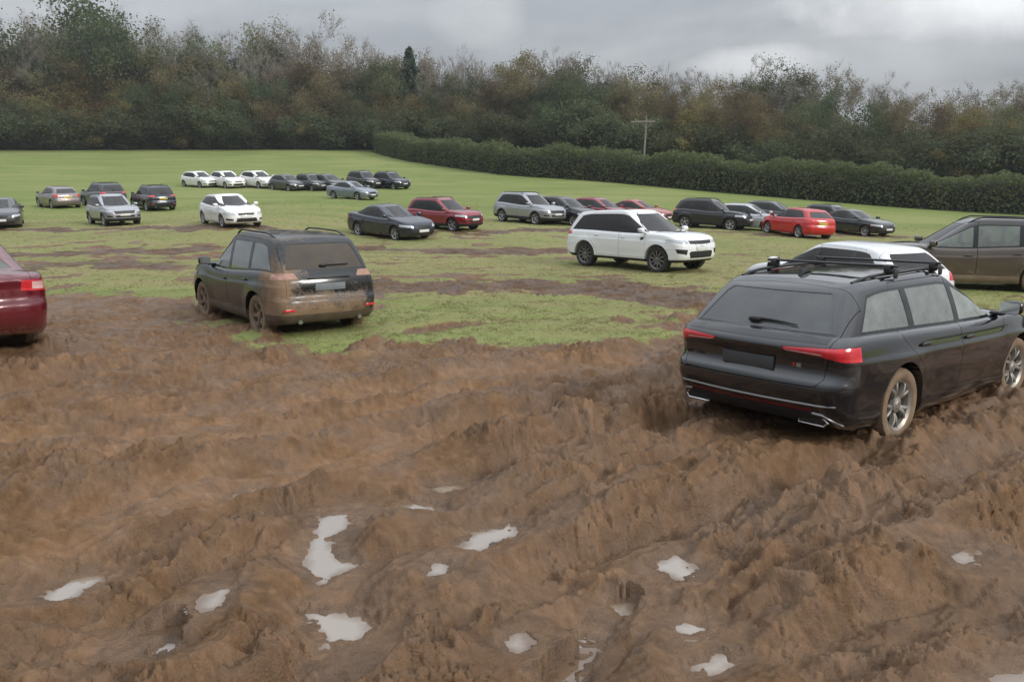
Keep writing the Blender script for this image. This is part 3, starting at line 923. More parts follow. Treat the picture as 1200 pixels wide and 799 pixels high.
def pix(u, v, dz=0.0):
    """where the line of sight through photo pixel (u, v) meets the land form"""
    cx, cz = (u - CX)/FPX, -(v - CY)/FPX
    d = np.array([cx, math.cos(PITCH) + cz*math.sin(PITCH), -math.sin(PITCH) + cz*math.cos(PITCH)])
    lo = 0.5; p = None
    t = 1.0
    while t < 400:
        q = d*t
        if CAMZ + q[2] < land(q[0], q[1]) + dz:
            a, b = t/1.03, t
            for _ in range(40):
                m = (a + b)/2; q = d*m
                if CAMZ + q[2] < land(q[0], q[1]) + dz: b = m
                else: a = m
            return float(d[0]*b), float(d[1]*b)
        t *= 1.03
    return float(d[0]*400), float(d[1]*400)
def pixd(u, Y):
    """ground point at distance Y in the direction of photo column u"""
    return ((u - CX)/FPX*Y, Y)

# ---------------------------------------------------------------- gradient noise
def _hash(ix, iy, seed):
    h = (ix.astype(np.int64)*374761393 + iy.astype(np.int64)*668265263 + seed*1442695041) & 0xffffffff
    h = ((h ^ (h >> 13))*1274126177) & 0xffffffff
    return (h ^ (h >> 16)) & 0xffff
_ANG = np.arange(65536)/65536*2*np.pi
_GX, _GY = np.cos(_ANG).astype(np.float32), np.sin(_ANG).astype(np.float32)
def perlin(x, y, seed=0):
    ix = np.floor(x).astype(np.int64); iy = np.floor(y).astype(np.int64)
    fx = (x - ix).astype(np.float32); fy = (y - iy).astype(np.float32)
    u = fx*fx*fx*(fx*(fx*6 - 15) + 10); v = fy*fy*fy*(fy*(fy*6 - 15) + 10)
    def g(dx, dy):
        h = _hash(ix + dx, iy + dy, seed)
        return _GX[h]*(fx - dx) + _GY[h]*(fy - dy)
    a = g(0, 0); b = g(1, 0); c = g(0, 1); d = g(1, 1)
    return (a + u*(b - a) + v*((c + u*(d - c)) - (a + u*(b - a))))*1.5
def fbm(x, y, seed=0, oct=4, gain=.5):
    s = 0; amp = 1
    for o in range(oct):
        s = s + amp*perlin(x*2**o, y*2**o, seed + o*17); amp *= gain
    return s

def worley(x, y, seed=0):
    """nearest-point cells: (distance to the nearest, gap to the second, a random number per cell)"""
    ix = np.floor(x).astype(np.int64); iy = np.floor(y).astype(np.int64)
    f1 = np.full(x.shape, 9, np.float32); f2 = np.full(x.shape, 9, np.float32); cid = np.zeros(x.shape, np.float32)
    for dx in (-1, 0, 1):
        for dy in (-1, 0, 1):
            h = _hash(ix + dx, iy + dy, seed); h2 = _hash(ix + dx, iy + dy, seed + 911)
            d = np.hypot(ix + dx + .1 + .8*h/65535 - x, iy + dy + .1 + .8*h2/65535 - y).astype(np.float32)
            nearer = d < f1
            f2 = np.where(nearer, f1, np.minimum(f2, d)); cid = np.where(nearer, ((h ^ h2) & 1023)/1023, cid); f1 = np.where(nearer, d, f1)
    return f1, f2 - f1, cid

def seg_dist(x, y, poly):
    best = np.full(x.shape, 1e9, np.float32); along = np.zeros(x.shape, np.float32); acc = 0
    for (ax, ay), (bx, by) in zip(poly[:-1], poly[1:]):
        dx, dy = bx - ax, by - ay; L2 = dx*dx + dy*dy; L = math.sqrt(L2)
        t = np.clip(((x - ax)*dx + (y - ay)*dy)/L2, 0, 1)
        d = np.hypot(x - ax - t*dx, y - ay - t*dy)
        m = d < best
        best = np.where(m, d, best); along = np.where(m, acc + t*L, along); acc += L
    return best, along
def poly_sd(x, y, poly):
    """signed distance to a polygon, negative inside"""
    d = seg_dist(x, y, list(poly) + [poly[0]])[0]
    ins = np.zeros(x.shape, bool)
    n = len(poly)
    for i in range(n):
        (ax, ay), (bx, by) = poly[i], poly[(i+1) % n]
        if ay == by: continue
        c = ((ay > y) != (by > y)) & (x < (bx - ax)*(y - ay)/(by - ay) + ax)
        ins ^= c
    return np.where(ins, -d, d)

# ---------------------------------------------------------------- where the mud lies (traced on the ground)
EDGE = [(-900, 400), (-500, 378), (-200, 366), (0, 360), (60, 352), (140, 345), (225, 350), (243, 372), (300, 396), (345, 414), (440, 410), (600, 406), (700, 404), (765, 397), (795, 375), (825, 350), (870, 342), (960, 348), (1100, 366), (1200, 378), (1500, 398), (2000, 440)]
EDGEW = [pix(u, v) for u, v in EDGE]
FARPOLY = EDGEW + [(60, 2), (60, -40), (-60, -40), (-60, 2)]
TRACKS = [  # centre line, half width, strength
    ([(425, 336), (520, 334), (620, 335), (720, 338), (800, 346), (880, 356)], 1.75, 1.0),
    ([(-200, 306), (0, 299), (120, 296), (240, 291)], 1.3, 1.0),
    ([(425, 291), (520, 294), (600, 295), (680, 292)], 1.3, 1.0),
    ([(-200, 270), (0, 269), (130, 268), (250, 266), (300, 268)], 1.1, 1.0),
    ([(500, 273), (600, 271), (700, 270)], 1.1, .85),
    ([(840, 272), (900, 275), (1000, 276), (1100, 280)], 1.3, .75),
    ([(60, 312), (130, 309), (200, 312)], 1.5, .6),
]
TRACKW = [([pix(u, v) for u, v in p], w, s) for p, w, s in TRACKS]

# wheel ruts: (pixel polyline, half width, depth, ridge)
RUTS = [
    ([(-300, 640), (0, 596), (150, 572), (300, 545), (450, 508), (560, 489), (700, 462), (800, 440), (900, 425)], .30, .10, .09),
    ([(-300, 560), (0, 528), (200, 520), (330, 500), (470, 468), (620, 438), (780, 418)], .24, .07, .06),
    ([(1062, 512), (930, 552), (800, 592), (660, 642), (520, 700), (330, 790), (180, 880)], .19, .17, .11),
    ([(855, 482), (720, 505), (600, 530), (450, 566), (280, 600), (130, 640), (-60, 700), (-200, 760)], .19, .13, .10),
    ([(640, 520), (520, 548), (440, 575), (395, 612), (378, 660), (392, 725), (410, 830)], .17, .15, .06),
    ([(980, 560), (860, 620), (790, 660), (745, 690), (700, 722), (640, 770), (560, 850)], .15, .14, .09),
    ([(1150, 560), (1020, 610), (900, 668), (800, 745), (740, 830)], .20, .12, .09),
    ([(1300, 590), (1200, 640), (1080, 690), (960, 745), (860, 840)], .24, .13, .10),
    ([(1350, 690), (1230, 735), (1130, 790), (1060, 850)], .26, .15, .08),
    ([(330, 560), (240, 612), (160, 650), (60, 690), (-80, 730)], .20, .10, .09),
    ([(300, 668), (240, 710), (170, 745), (100, 790), (40, 850)], .18, .13, .09),
    ([(560, 598), (470, 640), (430, 690), (330, 740), (240, 800)], .22, .10, .09),
    ([(800, 412), (700, 420), (560, 432), (430, 452), (300, 470), (150, 478), (0, 482), (-200, 490)], .30, .07, .07),
    ([(296, 392), (230, 412), (140, 428), (40, 446), (-100, 470)], .22, .10, .08),
    ([(430, 388), (380, 412), (300, 432), (180, 452), (60, 470)], .22, .06, .07),
    ([(800, 500), (690, 530), (590, 560), (520, 600), (480, 650)], .2, .08, .07),
    ([(1400, 470), (1250, 500), (1130, 535), (1000, 580)], .22, .09, .08),
    ([(870, 352), (780, 400), (690, 440), (560, 500)], .25, .06, .06),
    ([(-200, 690), (0, 640), (140, 605), (260, 575), (420, 530), (600, 480), (760, 448)], .20, .10, .09),
    ([(-100, 830), (60, 745), (190, 692), (300, 642), (430, 586), (560, 541), (760, 482)], .20, .12, .10),
    ([(450, 840), (560, 748), (660, 682), (780, 622), (900, 570), (1000, 532)], .18, .12, .09),
    ([(1000, 840), (1090, 752), (1180, 690), (1320, 625)], .20, .13, .10),
    ([(-100, 515), (60, 505), (200, 500), (400, 462), (560, 430), (700, 412)], .25, .07, .07),
    ([(740, 700), (860, 640), (1000, 590), (1200, 530)], .18, .10, .08),
    ([(220, 840), (330, 740), (440, 660), (560, 600), (720, 545), (840, 510)], .17, .11, .09),
]
RUTW = [([pix(u, v) for u, v in p], w, d, r) for p, w, d, r in RUTS]

PUDDLES = [
    [(374, 600), (388, 596), (410, 595), (404, 612), (386, 622), (384, 634), (398, 648), (412, 655), (396, 662), (378, 673), (362, 664), (359, 645), (366, 628)],
    [(361, 703), (384, 704), (405, 708), (428, 713), (426, 728), (414, 740), (400, 733), (384, 741), (374, 722)],
    [(527, 629), (548, 615), (556, 601), (574, 600), (598, 591), (604, 604), (582, 612), (562, 622), (544, 629)],
    [(49, 684), (58, 672), (82, 660), (115, 655), (108, 664), (88, 674), (66, 686)],
    [(137, 745), (152, 737), (176, 731), (172, 742), (158, 752), (142, 752)],
    [(242, 719), (256, 702), (266, 698), (262, 708), (250, 719)],
    [(178, 732), (204, 726), (207, 733), (190, 738)],
    [(190, 744), (204, 743), (202, 750), (188, 751)],
    [(764, 656), (782, 645), (797, 640), (806, 650), (816, 664), (800, 665), (780, 657)],
    [(678, 720), (688, 712), (700, 714), (698, 724), (684, 726)],
    [(706, 702), (714, 688), (724, 687), (716, 700), (708, 708)],
    [(720, 680), (734, 675), (741, 679), (734, 686), (722, 686)],
    [(791, 716), (806, 709), (832, 712), (826, 722), (804, 725)],
    [(474, 570), (488, 566), (505, 571), (516, 578), (500, 576), (484, 574)],
    [(502, 677), (514, 670), (528, 674), (520, 682), (506, 684)],
    [(820, 757), (838, 746), (862, 742), (858, 753), (840, 762), (824, 762)],
    [(1118, 648), (1134, 637), (1146, 641), (1138, 654), (1126, 655)],
    [(1132, 800), (1150, 784), (1172, 772), (1210, 764), (1260, 772), (1240, 800), (1180, 815)],
    [(596, 742), (606, 734), (614, 738), (606, 746)],
    [(275, 564), (300, 558), (304, 564), (284, 568)],
    [(508, 553), (532, 549), (538, 553), (520, 557)],
    [(640, 770), (668, 744), (690, 736), (682, 752), (658, 772)],
]
PUDW = [[pix(u, v, -.06) for u, v in p] for p in PUDDLES]

FOOT = [(3.98, 8.52, R(51), 2.25, .66), (-4.31, 14.34, R(-38.9), 2.2, .66), (-8.2, 11.35, R(-42), 2.34, .9), (6.62, 15.9, R(-24), 2.15, .9), (11.1, 19.3, R(-72), 2.3, .9), (3.92, 24.59, R(138.9), 2.44, 1.0)]     # flattened ground under the near cars: (x, y, heading, half length, half width)

def build_ground(mat):
    ang = np.concatenate([np.arange(-180, -46, 4.0), np.arange(-46, 46.01, .125), np.arange(50, 180, 4.0)])*np.pi/180
    r = [0.3, .6, .9, 1.2, 1.45, 1.7, 1.9, 2.05]
    while r[-1] < 2600:
        q = r[-1]
        k = 1.0038 if q < 8 else 1.005 if q < 16 else 1.010 if q < 60 else 1.02 if q < 180 else 1.1
        r.append(q*k)
    r = np.array(r)
    A, RR = np.meshgrid(ang, r)
    x = (RR*np.sin(A)).ravel(); y = (RR*np.cos(A)).ravel()
    z, mud, worn, wet, tone = surface(x, y)
    na, nr = len(ang), len(r)
    idx = np.arange(nr*na).reshape(nr, na)
    nxt = np.roll(idx, -1, axis=1)
    F = np.stack([idx[:-1], idx[1:], nxt[1:], nxt[:-1]], -1).reshape(-1, 4)[:, ::-1]
    V = np.stack([x, y, z], -1)
    # centre fan
    V = np.vstack([V, [[0, 0, float(z[:na].mean())]]])
    me = fast_mesh('ground', V, F, [mat])
    bm_tris = [(na*nr, int(idx[0, i]), int(nxt[0, i])) for i in range(na)]
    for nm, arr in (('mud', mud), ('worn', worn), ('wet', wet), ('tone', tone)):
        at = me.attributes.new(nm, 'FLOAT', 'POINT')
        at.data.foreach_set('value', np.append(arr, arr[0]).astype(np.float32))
    o = link('ground', me); tag(o, kind='structure')
    return o

LEVELS = []
def surface(x, y):
    base = land(x, y)
    R0 = np.hypot(x, y)
    near = R0 < 70
    mud = np.zeros(x.shape, np.float32); worn = np.zeros(x.shape, np.float32); wet = np.zeros(x.shape, np.float32)
    h = np.zeros(x.shape, np.float32); tones = np.zeros(x.shape, np.float32)
    X, Y = x[near], y[near]
    # --- masks
    wx = X + .55*perlin(X/1.7, Y/1.7, 3) + .28*perlin(X/.6, Y/.6, 4); wy = Y + .55*perlin(X/1.7, Y/1.7, 5) + .28*perlin(X/.6, Y/.6, 6)
    far = sstep(9, 18, Y)
    wy2 = Y + (.8*perlin(X/2.2, Y/2.2, 8) + .4*perlin(X/.7, Y/.7, 9))*(.5 + far)
    sd = poly_sd(wx, wy2, FARPOLY)
    m = sstep(.9, -.7, sd + .5*fbm(X/.9, Y/.9, 11, 3))
    trk = np.zeros(X.shape, np.float32); halo = np.zeros(X.shape, np.float32)
    for p, w, s in TRACKW:
        d, al = seg_dist(wx, wy2, p)
        nz = fbm(X/1.1, Y/1.1, 21, 3)
        # two wheel lines inside the band
        kk = sstep(w*1.15, w*.45, d + .35*w*nz); m = np.maximum(m, s*kk); trk = np.maximum(trk, kk); halo = np.maximum(halo, sstep(w*3.4, w, d + .8*w*nz)*.85)
    pat = fbm(X/2.4, Y/1.5, 26, 4)
    m = np.maximum(m, sstep(.42, .66, pat + .35*halo)*sstep(58, 24, Y)*.85)
    m = np.clip(m, 0, 1)
    # --- relief
    a = R(56); ua = X*math.sin(a) + Y*math.cos(a); va = X*math.cos(a) - Y*math.sin(a)
    wu = ua + .22*fbm(X/.8, Y/.8, 31, 2); wv = va + .22*fbm(X/.8, Y/.8, 33, 2)
    ru = np.zeros(X.shape, np.float32); ridge = np.zeros(X.shape, np.float32); inrut = np.zeros(X.shape, np.float32); grv = np.zeros(X.shape, np.float32); sheen_band = np.zeros(X.shape, np.float32)
    qx = X + .07*perlin(X/.75, Y/.75, 41) + .035*perlin(X/.2, Y/.2, 42); qy = Y + .07*perlin(X/.75, Y/.75, 43) + .035*perlin(X/.2, Y/.2, 44)
    for i, (p, w, dep, rg) in enumerate(RUTW):
        d, al = seg_dist(qx, qy, p)
        mod = .75 + .45*perlin(al/1.1, np.full_like(al, i*3.7), 50 + i)
        tot = sum(math.hypot(b[0] - a[0], b[1] - a[1]) for a, b in zip(p[:-1], p[1:]))
        end = sstep(0, .9, al)*sstep(0, .9, tot - al)
        w = 1.15*w; prof = np.exp(-(d/w)**4)*end
        ru = np.minimum(ru, -dep*mod*prof)
        grv += prof*(.016*np.cos(d/w*7.5 + .8*perlin(al/.5, d*0 + i, 150 + i)) + .012*np.abs(perlin(al/.9, d/.05 + i*9.1, 170 + i)))
        rmod = np.clip(.9 + .7*perlin(al/1.6, d*1.2 + i*5.1, 70 + i), .5, 1.5)
        ridge = np.maximum(ridge, rg*rmod*end*np.exp(-((d - 1.75*w)/(.62*w))**2))
        inrut = np.maximum(inrut, prof*np.clip(mod, 0, 1))
        if i in (0, 1, 12, 18, 22): sheen_band = np.maximum(sheen_band, prof)
    def bil(s, seed, st=1.7): return np.abs(perlin(wu/(s*st), wv/s, seed))
    rough = np.clip(.68 + .9*fbm(X/1.9, Y/1.9, 61, 2), .2, 1.35)*(1 - .55*inrut - .3*sheen_band)
    cl = .030*bil(.70, 81) + .042*bil(.27, 82, 1.4) + .034*bil(.145, 83, 1.2) + .022*bil(.07, 84, 1.1) + .012*bil(.034, 85, 1.0)
    # broken clods: rounded lumps with crevices between, in three sizes, each size only in places
    tone = np.zeros(X.shape, np.float32); small = np.zeros(X.shape, np.float32)
    for sz, amp, sd_, g0 in ((.17, .050, 401, -.05), (.098, .044, 402, -.25), (.052, .030, 403, -.40)):
        jx = wu + .35*sz*perlin(X/(sz*.7), Y/(sz*.7), sd_ + 20); jy = wv + .35*sz*perlin(X/(sz*.7), Y/(sz*.7), sd_ + 30)
        f1, gap, cid = worley(jx/(sz*1.25), jy/sz, sd_)
        gate = sstep(g0 - .15, g0 + .35, fbm(X/(sz*5), Y/(sz*5), sd_ + 40, 2))
        dome = np.clip(1 - (f1/.80)**2, 0, 1)**.36*(.35 + .65*sstep(0, .22, gap))
        if sz > .1: cl += amp*gate*dome*(.35 + .9*cid)
        else: small += amp*gate*dome*(.35 + .9*cid)
        tone += (cid - .5)*gate*sstep(.02, .12, gap)*(.5 if sz > .2 else .4)
    tones[near] = .8*tone - .34*trk + .22*sheen_band  # sky sheen on the smooth ruts is painted in as a paler tone
    lump = .10*fbm(X/2.6, Y/2.6, 91, 2) + .035*fbm(X/.9, Y/.9, 93, 2)
    # furrows drawn out along the driving direction
    fw = R(62) + .35*sstep(1.5, -6, X); fu = X*np.sin(fw) + Y*np.cos(fw); fv = X*np.cos(fw) - Y*np.sin(fw)
    fv = fv + .06*perlin(X/1.1, Y/1.1, 141) + .04*perlin(X/.3, Y/.3, 142)
    fur = .062*(1 - 2*np.abs(perlin(fu/2.8, fv/.34, 143))) + .036*(1 - 2*np.abs(perlin(fu/1.2, fv/.14, 144)))
    hm = 1.6*ru + 1.3*ridge*(.6 + .8*bil(.22, 95)) + grv + fur*(1 - .7*inrut)*np.clip(.7 + .8*fbm(X/2.1, Y/2.1, 145, 2), .15, 1.3) + cl*rough*1.22 + small*(.55 + .6*np.clip(rough, 0, 1))*(1 - .8*sheen_band) + .22*lump - .12
    hg = .03*fbm(X/1.5, Y/1.5, 101, 2) + .014*fbm(X/.25, Y/.25, 103, 3)
    fadeout = sstep(55, 30, Y)
    hh = hg + sstep(.15, .8, m)*(hm*(.35 + .65*sstep(26, 12, np.hypot(X, Y))) - hg)*fadeout
    wt = np.clip((inrut - sheen_band)*.8 + .5*fbm(X/1.2, Y/1.2, 111, 3), 0, 1)
    # --- level ground under the near cars, kept rough
    for fx, fy, hd, hl, hw in FOOT:
        lx = (X - fx)*math.sin(hd) + (Y - fy)*math.cos(hd); ly = (X - fx)*math.cos(hd) - (Y - fy)*math.sin(hd)
        k = sstep(hl + .5, hl - .1, np.abs(lx))*sstep(hw + .35, hw - .15, np.abs(ly))
        hh = hh*(1 - k) + np.clip(hh*.6, -.06, .07)*k
    # --- mud pushed up around the sunk wheels
    for (fx, fy, hd, *_), ax, tw in ((FOOT[0], (1.47, -1.30), .90), (FOOT[1], (1.36, -1.33), .84), (FOOT[2], (1.40, -1.28), .8)):
        for a_ in ax:
            for sd_ in (1, -1):
                lx = (X - fx)*math.sin(hd) + (Y - fy)*math.cos(hd) - a_; ly = ((X - fx)*math.cos(hd) - (Y - fy)*math.sin(hd))*sd_ - tw
                lx = lx + .05*perlin(X/.2, Y/.2, 501); ly = ly + .05*perlin(X/.2, Y/.2, 502)
                q = .13*np.exp(-((np.abs(lx) - .36)/.13)**2 - (ly/.24)**2) + .10*np.exp(-((ly - .20)/.09)**2 - (lx/.42)**2)
                hh = hh + q*(.6 + .9*np.abs(perlin(X/.12, Y/.12, 503)))*sstep(.2, .7, m)
    # --- water lies level in its hollows
    first = len(LEVELS) == 0; rims = []; inside = np.full(X.shape, 9.0, np.float32)
    for i, p in enumerate(PUDW):
        px = np.array([q[0] for q in p]); py = np.array([q[1] for q in p])
        sel = (X > px.min() - .8) & (X < px.max() + .8) & (Y > py.min() - .8) & (Y < py.max() + .8)
        if not sel.any(): 
            if first: LEVELS.append(-.08)
            continue
        xs, ys = X[sel], Y[sel]
        s = poly_sd(xs + .028*perlin(xs/.11, ys/.11, 121) + .016*perlin(xs/.04, ys/.04, 124), ys + .028*perlin(xs/.11, ys/.11, 122) + .016*perlin(xs/.04, ys/.04, 125), p)
        hs = hh[sel]
        if first:
            LEVELS.append(float(np.percentile(hs[s < .12], 36)) - .004)
        L = LEVELS[i]
        mean = float(np.mean(hs))
        shore = .011*perlin(xs/.15, ys/.15, 123) + .005*perlin(xs/.055, ys/.055, 127) + .002*perlin(xs/.025, ys/.025, 128)
        flat = L - .001 + np.clip(s, -.16, .5)*.20 + shore*sstep(-.22, -.02, s) + .30*(hs - mean)*sstep(.0, .20, s)
        k = sstep(.30, .05, s)
        out = hs*(1 - k) + flat*k
        lim = L + .018 + np.clip(s, 0, 2)*.42 + .6*np.abs(shore)
        out = np.where(s < .9, np.minimum(out, lim + sstep(.45, .9, s)*.5), out)
        hh[sel] = out
        rims.append((sel, s, shore, L))
        w2 = wt[sel]; wt[sel] = np.maximum(w2, 1.15*sstep(.22, .02, s))
    for sel, s, shore, L in rims: inside[sel] = np.minimum(inside[sel], s)
    for sel, s, shore, L in rims:
        free = (s > .062) & (inside[sel] > .055)
        hh[sel] = np.where(free, np.maximum(hh[sel], L + .006 + .5*np.abs(shore) - np.clip(s - .22, 0, 9)*.6), hh[sel])
    h[near] = hh; mud[near] = m; wet[near] = wt
    # yellowed, driven-over grass between the tracks
    wn = sstep(18, 24, Y)*sstep(56, 40, Y)*.72 + .45*sstep(30, 22, Y)
    worn[near] = np.clip(np.maximum(wn, halo) + .5*fbm(X/3.5, Y/1.6, 131, 3), 0, 1)
    return base + h, mud, worn, wet, tones

def ground_material():
    m, t = new_mat('field_ground')
    tc = t.n('ShaderNodeTexCoord').outputs['Object']
    def att(n):
        a = t.n('ShaderNodeAttribute'); a.attribute_name = n; return a.outputs['Fac']
    mud, worn, wet, tone = att('mud'), att('worn'), att('wet'), att('tone')
    big = t.noise(tc, .35, 5, .6); vf = t.noise(tc, 70, 4, .65)
    # --- mud: dark wet soil, mid brown and paler drying crust
    mid = t.noise(tc, 1.5, 5, .58, .2); fine = t.noise(tc, 12, 6, .62)
    c = t.ramp(mid, [(.36, (0.120, 0.068, 0.033)), (.46, (0.148, 0.086, 0.044)), (.54, (0.172, 0.101, 0.054)), (.66, (0.207, 0.126, 0.070))])
    c2 = t.ramp(fine, [(.36, (0.108, 0.060, 0.030)), (.50, (0.155, 0.090, 0.047)), (.64, (0.209, 0.127, 0.071))])
    c = t.mix(.45, c, c2)
    pale = t.ramp(big, [(.46, (0, 0, 0)), (.66, (1, 1, 1))])
    c = t.mix(t.math('MULTIPLY', pale, .30), c, (0.217, 0.132, 0.077))
    wetc = t.mix(.55, c, (0.086, 0.049, 0.024))
    wn = t.ramp(t.noise(tc, 1.6, 6, .65, .5), [(.43, (0, 0, 0)), (.57, (1, 1, 1))])
    wf = t.math('MULTIPLY', t.math('MAXIMUM', wet, t.math('MULTIPLY', wn, .7)), .85, clamp=True)
    mudcol = t.mix(t.math('MULTIPLY', wf, .75), c, wetc)
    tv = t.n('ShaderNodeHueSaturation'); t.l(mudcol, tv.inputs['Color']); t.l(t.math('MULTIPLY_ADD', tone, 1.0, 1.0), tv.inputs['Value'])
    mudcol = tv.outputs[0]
    mr = t.mixf(wf, t.math('MULTIPLY_ADD', fine, .3, .55), t.math('MULTIPLY_ADD', fine, .5, -.02))
    # --- grass
    st = t.n('ShaderNodeMapping'); t.l(tc, st.inputs[0]); st.inputs['Scale'].default_value = (.55, 1.6, 1)
    gb = t.noise(st.outputs[0], .16, 6, .6, .5); gm = t.noise(st.outputs[0], 1.1, 6, .65); gf = t.noise(tc, 9, 5, .7)
    g = t.ramp(gb, [(.38, (0.151, 0.204, 0.060)), (.5, (0.191, 0.240, 0.072)), (.62, (0.241, 0.267, 0.101))])
    g = t.mix(t.math('MULTIPLY', t.ramp(gm, [(.4, (0, 0, 0)), (.66, (1, 1, 1))]), .40), g, (0.267, 0.245, 0.117))
    g = t.mix(t.math('MULTIPLY', t.ramp(gf, [(.44, (0, 0, 0)), (.70, (1, 1, 1))]), .60), g, (0.111, 0.141, 0.045))
    yl = t.mix(gm, (0.241, 0.209, 0.096), (0.302, 0.245, 0.139))
    g = t.mix(t.math('MULTIPLY', worn, t.math('MULTIPLY_ADD', gm, .8, .2), clamp=True), g, yl)
    # --- blend with a ragged edge
    e = t.math('MULTIPLY_ADD', t.math('SUBTRACT', fine, .5), .7, mud)
    e = t.math('MULTIPLY_ADD', t.math('SUBTRACT', gm, .5), .5, e)
    k = t.ramp(e, [(.40, (0, 0, 0)), (.60, (1, 1, 1))])
    p = t.n('ShaderNodeBsdfPrincipled')
    t.l(t.mix(k, g, mudcol), p.inputs['Base Color'])
    t.l(t.mixf(k, .85, mr), p.inputs['Roughness'])
    t.l(t.mixf(k, .08, t.mixf(wf, .12, .50)), p.inputs['Specular IOR Level'])
    hgt = t.math('MULTIPLY_ADD', vf, .35, fine)
    b = t.n('ShaderNodeBump'); b.inputs['Strength'].default_value = .9; b.inputs['Distance'].default_value = .03
    t.l(hgt, b.inputs['Height']); t.l(b.outputs[0], p.inputs['Normal'])
    t.out(p.outputs[0])
    return m

def water_material(name, col, rough=.03):
    """silty water: thin brown film over the mud at the shore, mirror-like where it is deeper, its paleness partly painted sky reflection"""
    m, t = new_mat(name)
    p = t.n('ShaderNodeBsdfPrincipled')
    tc = t.n('ShaderNodeTexCoord').outputs['Object']
    a = t.n('ShaderNodeAttribute'); a.attribute_name = 'depth'
    n = t.noise(tc, 9, 5, .65, .5)
    dpt = t.math('MULTIPLY_ADD', t.math('SUBTRACT', n, .5), .13, a.outputs['Fac'])
    k = t.ramp(t.math('MULTIPLY_ADD', dpt, 5.0, .42), [(.22, (0, 0, 0)), (.62, (1, 1, 1))])
    t.l(t.mix(k, (.150, .095, .055), col), p.inputs['Base Color'])  # pale inner colour helps stand in for bright reflected sky
    t.l(t.mixf(k, .22, rough), p.inputs['Roughness'])
    p.inputs['IOR'].default_value = 1.45; p.inputs['Specular IOR Level'].default_value = .9
    t.l(t.mixf(k, .35, 1.0), p.inputs['Coat Weight']); p.inputs['Coat IOR'].default_value = 1.6
    t.l(t.mixf(k, .15, .02), p.inputs['Coat Roughness'])
    b = t.n('ShaderNodeBump'); b.inputs['Strength'].default_value = .12; b.inputs['Distance'].default_value = .01
    t.l(t.noise(tc, 24, 4), b.inputs['Height']); t.l(b.outputs[0], p.inputs['Normal'])
    t.out(p.outputs[0])
    return m

def build_puddles(mat, brown):
    for i, p in enumerate(PUDW):
        cx = sum(q[0] for q in p)/len(p); cy = sum(q[1] for q in p)/len(p)
        L = LEVELS[i]
        # a level sheet a hand's breadth wider than the hollow, so the mud itself draws the shore
        gx = np.arange(min(q[0] for q in p) - .2, max(q[0] for q in p) + .2, .016); gy = np.arange(min(q[1] for q in p) - .2, max(q[1] for q in p) + .2, .016)
        GX, GY = np.meshgrid(gx, gy)
        sd = poly_sd(GX.ravel(), GY.ravel(), p).reshape(GX.shape)
        ok = sd < .115
        idx = np.arange(GX.size).reshape(GX.shape)
        cell = ok[:-1, :-1] & ok[1:, :-1] & ok[:-1, 1:] & ok[1:, 1:]
        F = np.stack([idx[:-1, :-1][cell], idx[:-1, 1:][cell], idx[1:, 1:][cell], idx[1:, :-1][cell]], -1)
        use = np.unique(F); re_ = np.zeros(GX.size, np.int64); re_[use] = np.arange(len(use))
        V = np.stack([GX.ravel()[use] - cx, GY.ravel()[use] - cy, np.zeros(len(use))], -1)
        me = fast_mesh('puddle', V, re_[F], [brown if i in (16, 17, 21) else mat])
        at = me.attributes.new('depth', 'FLOAT', 'POINT'); at.data.foreach_set('value', (-sd.ravel()[use]).astype(np.float32))
        o = link('puddle', me, None, (cx, cy, float(land(cx, cy)) + L))
        tag(o, kind='structure')

def build_grass(mats, n=95000):
    """short uneven turf: blades scattered over the unmuddied ground out to the middle distance"""
    rng = np.random.default_rng(5)
    rr = np.exp(rng.uniform(math.log(9), math.log(62), n)); aa = rng.uniform(-42, 42, n)*np.pi/180
    x = rr*np.sin(aa); y = rr*np.cos(aa)
    z, mud, worn, wet, tone = surface(x, y)
    clump = fbm(x/.8, y/.8, 201, 3)
    keep = (mud + rng.uniform(-.25, .25, n) < .33) & (clump + rng.uniform(-.7, .7, n) > -.25)
    x, y, z, rr, worn = x[keep], y[keep], z[keep], rr[keep], worn[keep]
    n = len(x); B = 4
    x = np.repeat(x, B) + rng.normal(0, .035, n*B); y = np.repeat(y, B) + rng.normal(0, .035, n*B); z = np.repeat(z, B) - .01; rr = np.repeat(rr, B); worn = np.repeat(worn, B)
    N = n*B
    th = rng.uniform(0, 2*np.pi, N); hgt = rng.uniform(.012, .036, N)*(1 + 1.3*np.repeat(np.clip(clump[keep], 0, 1), B)*sstep(34, 14, rr)); w = .006 + rr*.00034
    lean = rng.normal(0, .045, (N, 2))
    V = np.empty((N, 3, 3), np.float32)
    V[:, 0] = np.stack([x - w*np.cos(th), y - w*np.sin(th), z], -1)
    V[:, 1] = np.stack([x + w*np.cos(th), y + w*np.sin(th), z], -1)
    V[:, 2] = np.stack([x + lean[:, 0], y + lean[:, 1], z + hgt], -1)
    mi = (rng.uniform(0, 1, N) < .25 + .5*worn).astype(np.int32) + (rng.uniform(0, 1, N) < .2)*1
    me = fast_mesh('grass', V.reshape(-1, 3), np.arange(N*3).reshape(N, 3), mats, smooth=False, mat_idx=np.clip(mi, 0, 2))
    o = link('grass', me); tag(o, 'short trampled green and yellowed field grass', 'grass', kind='stuff')
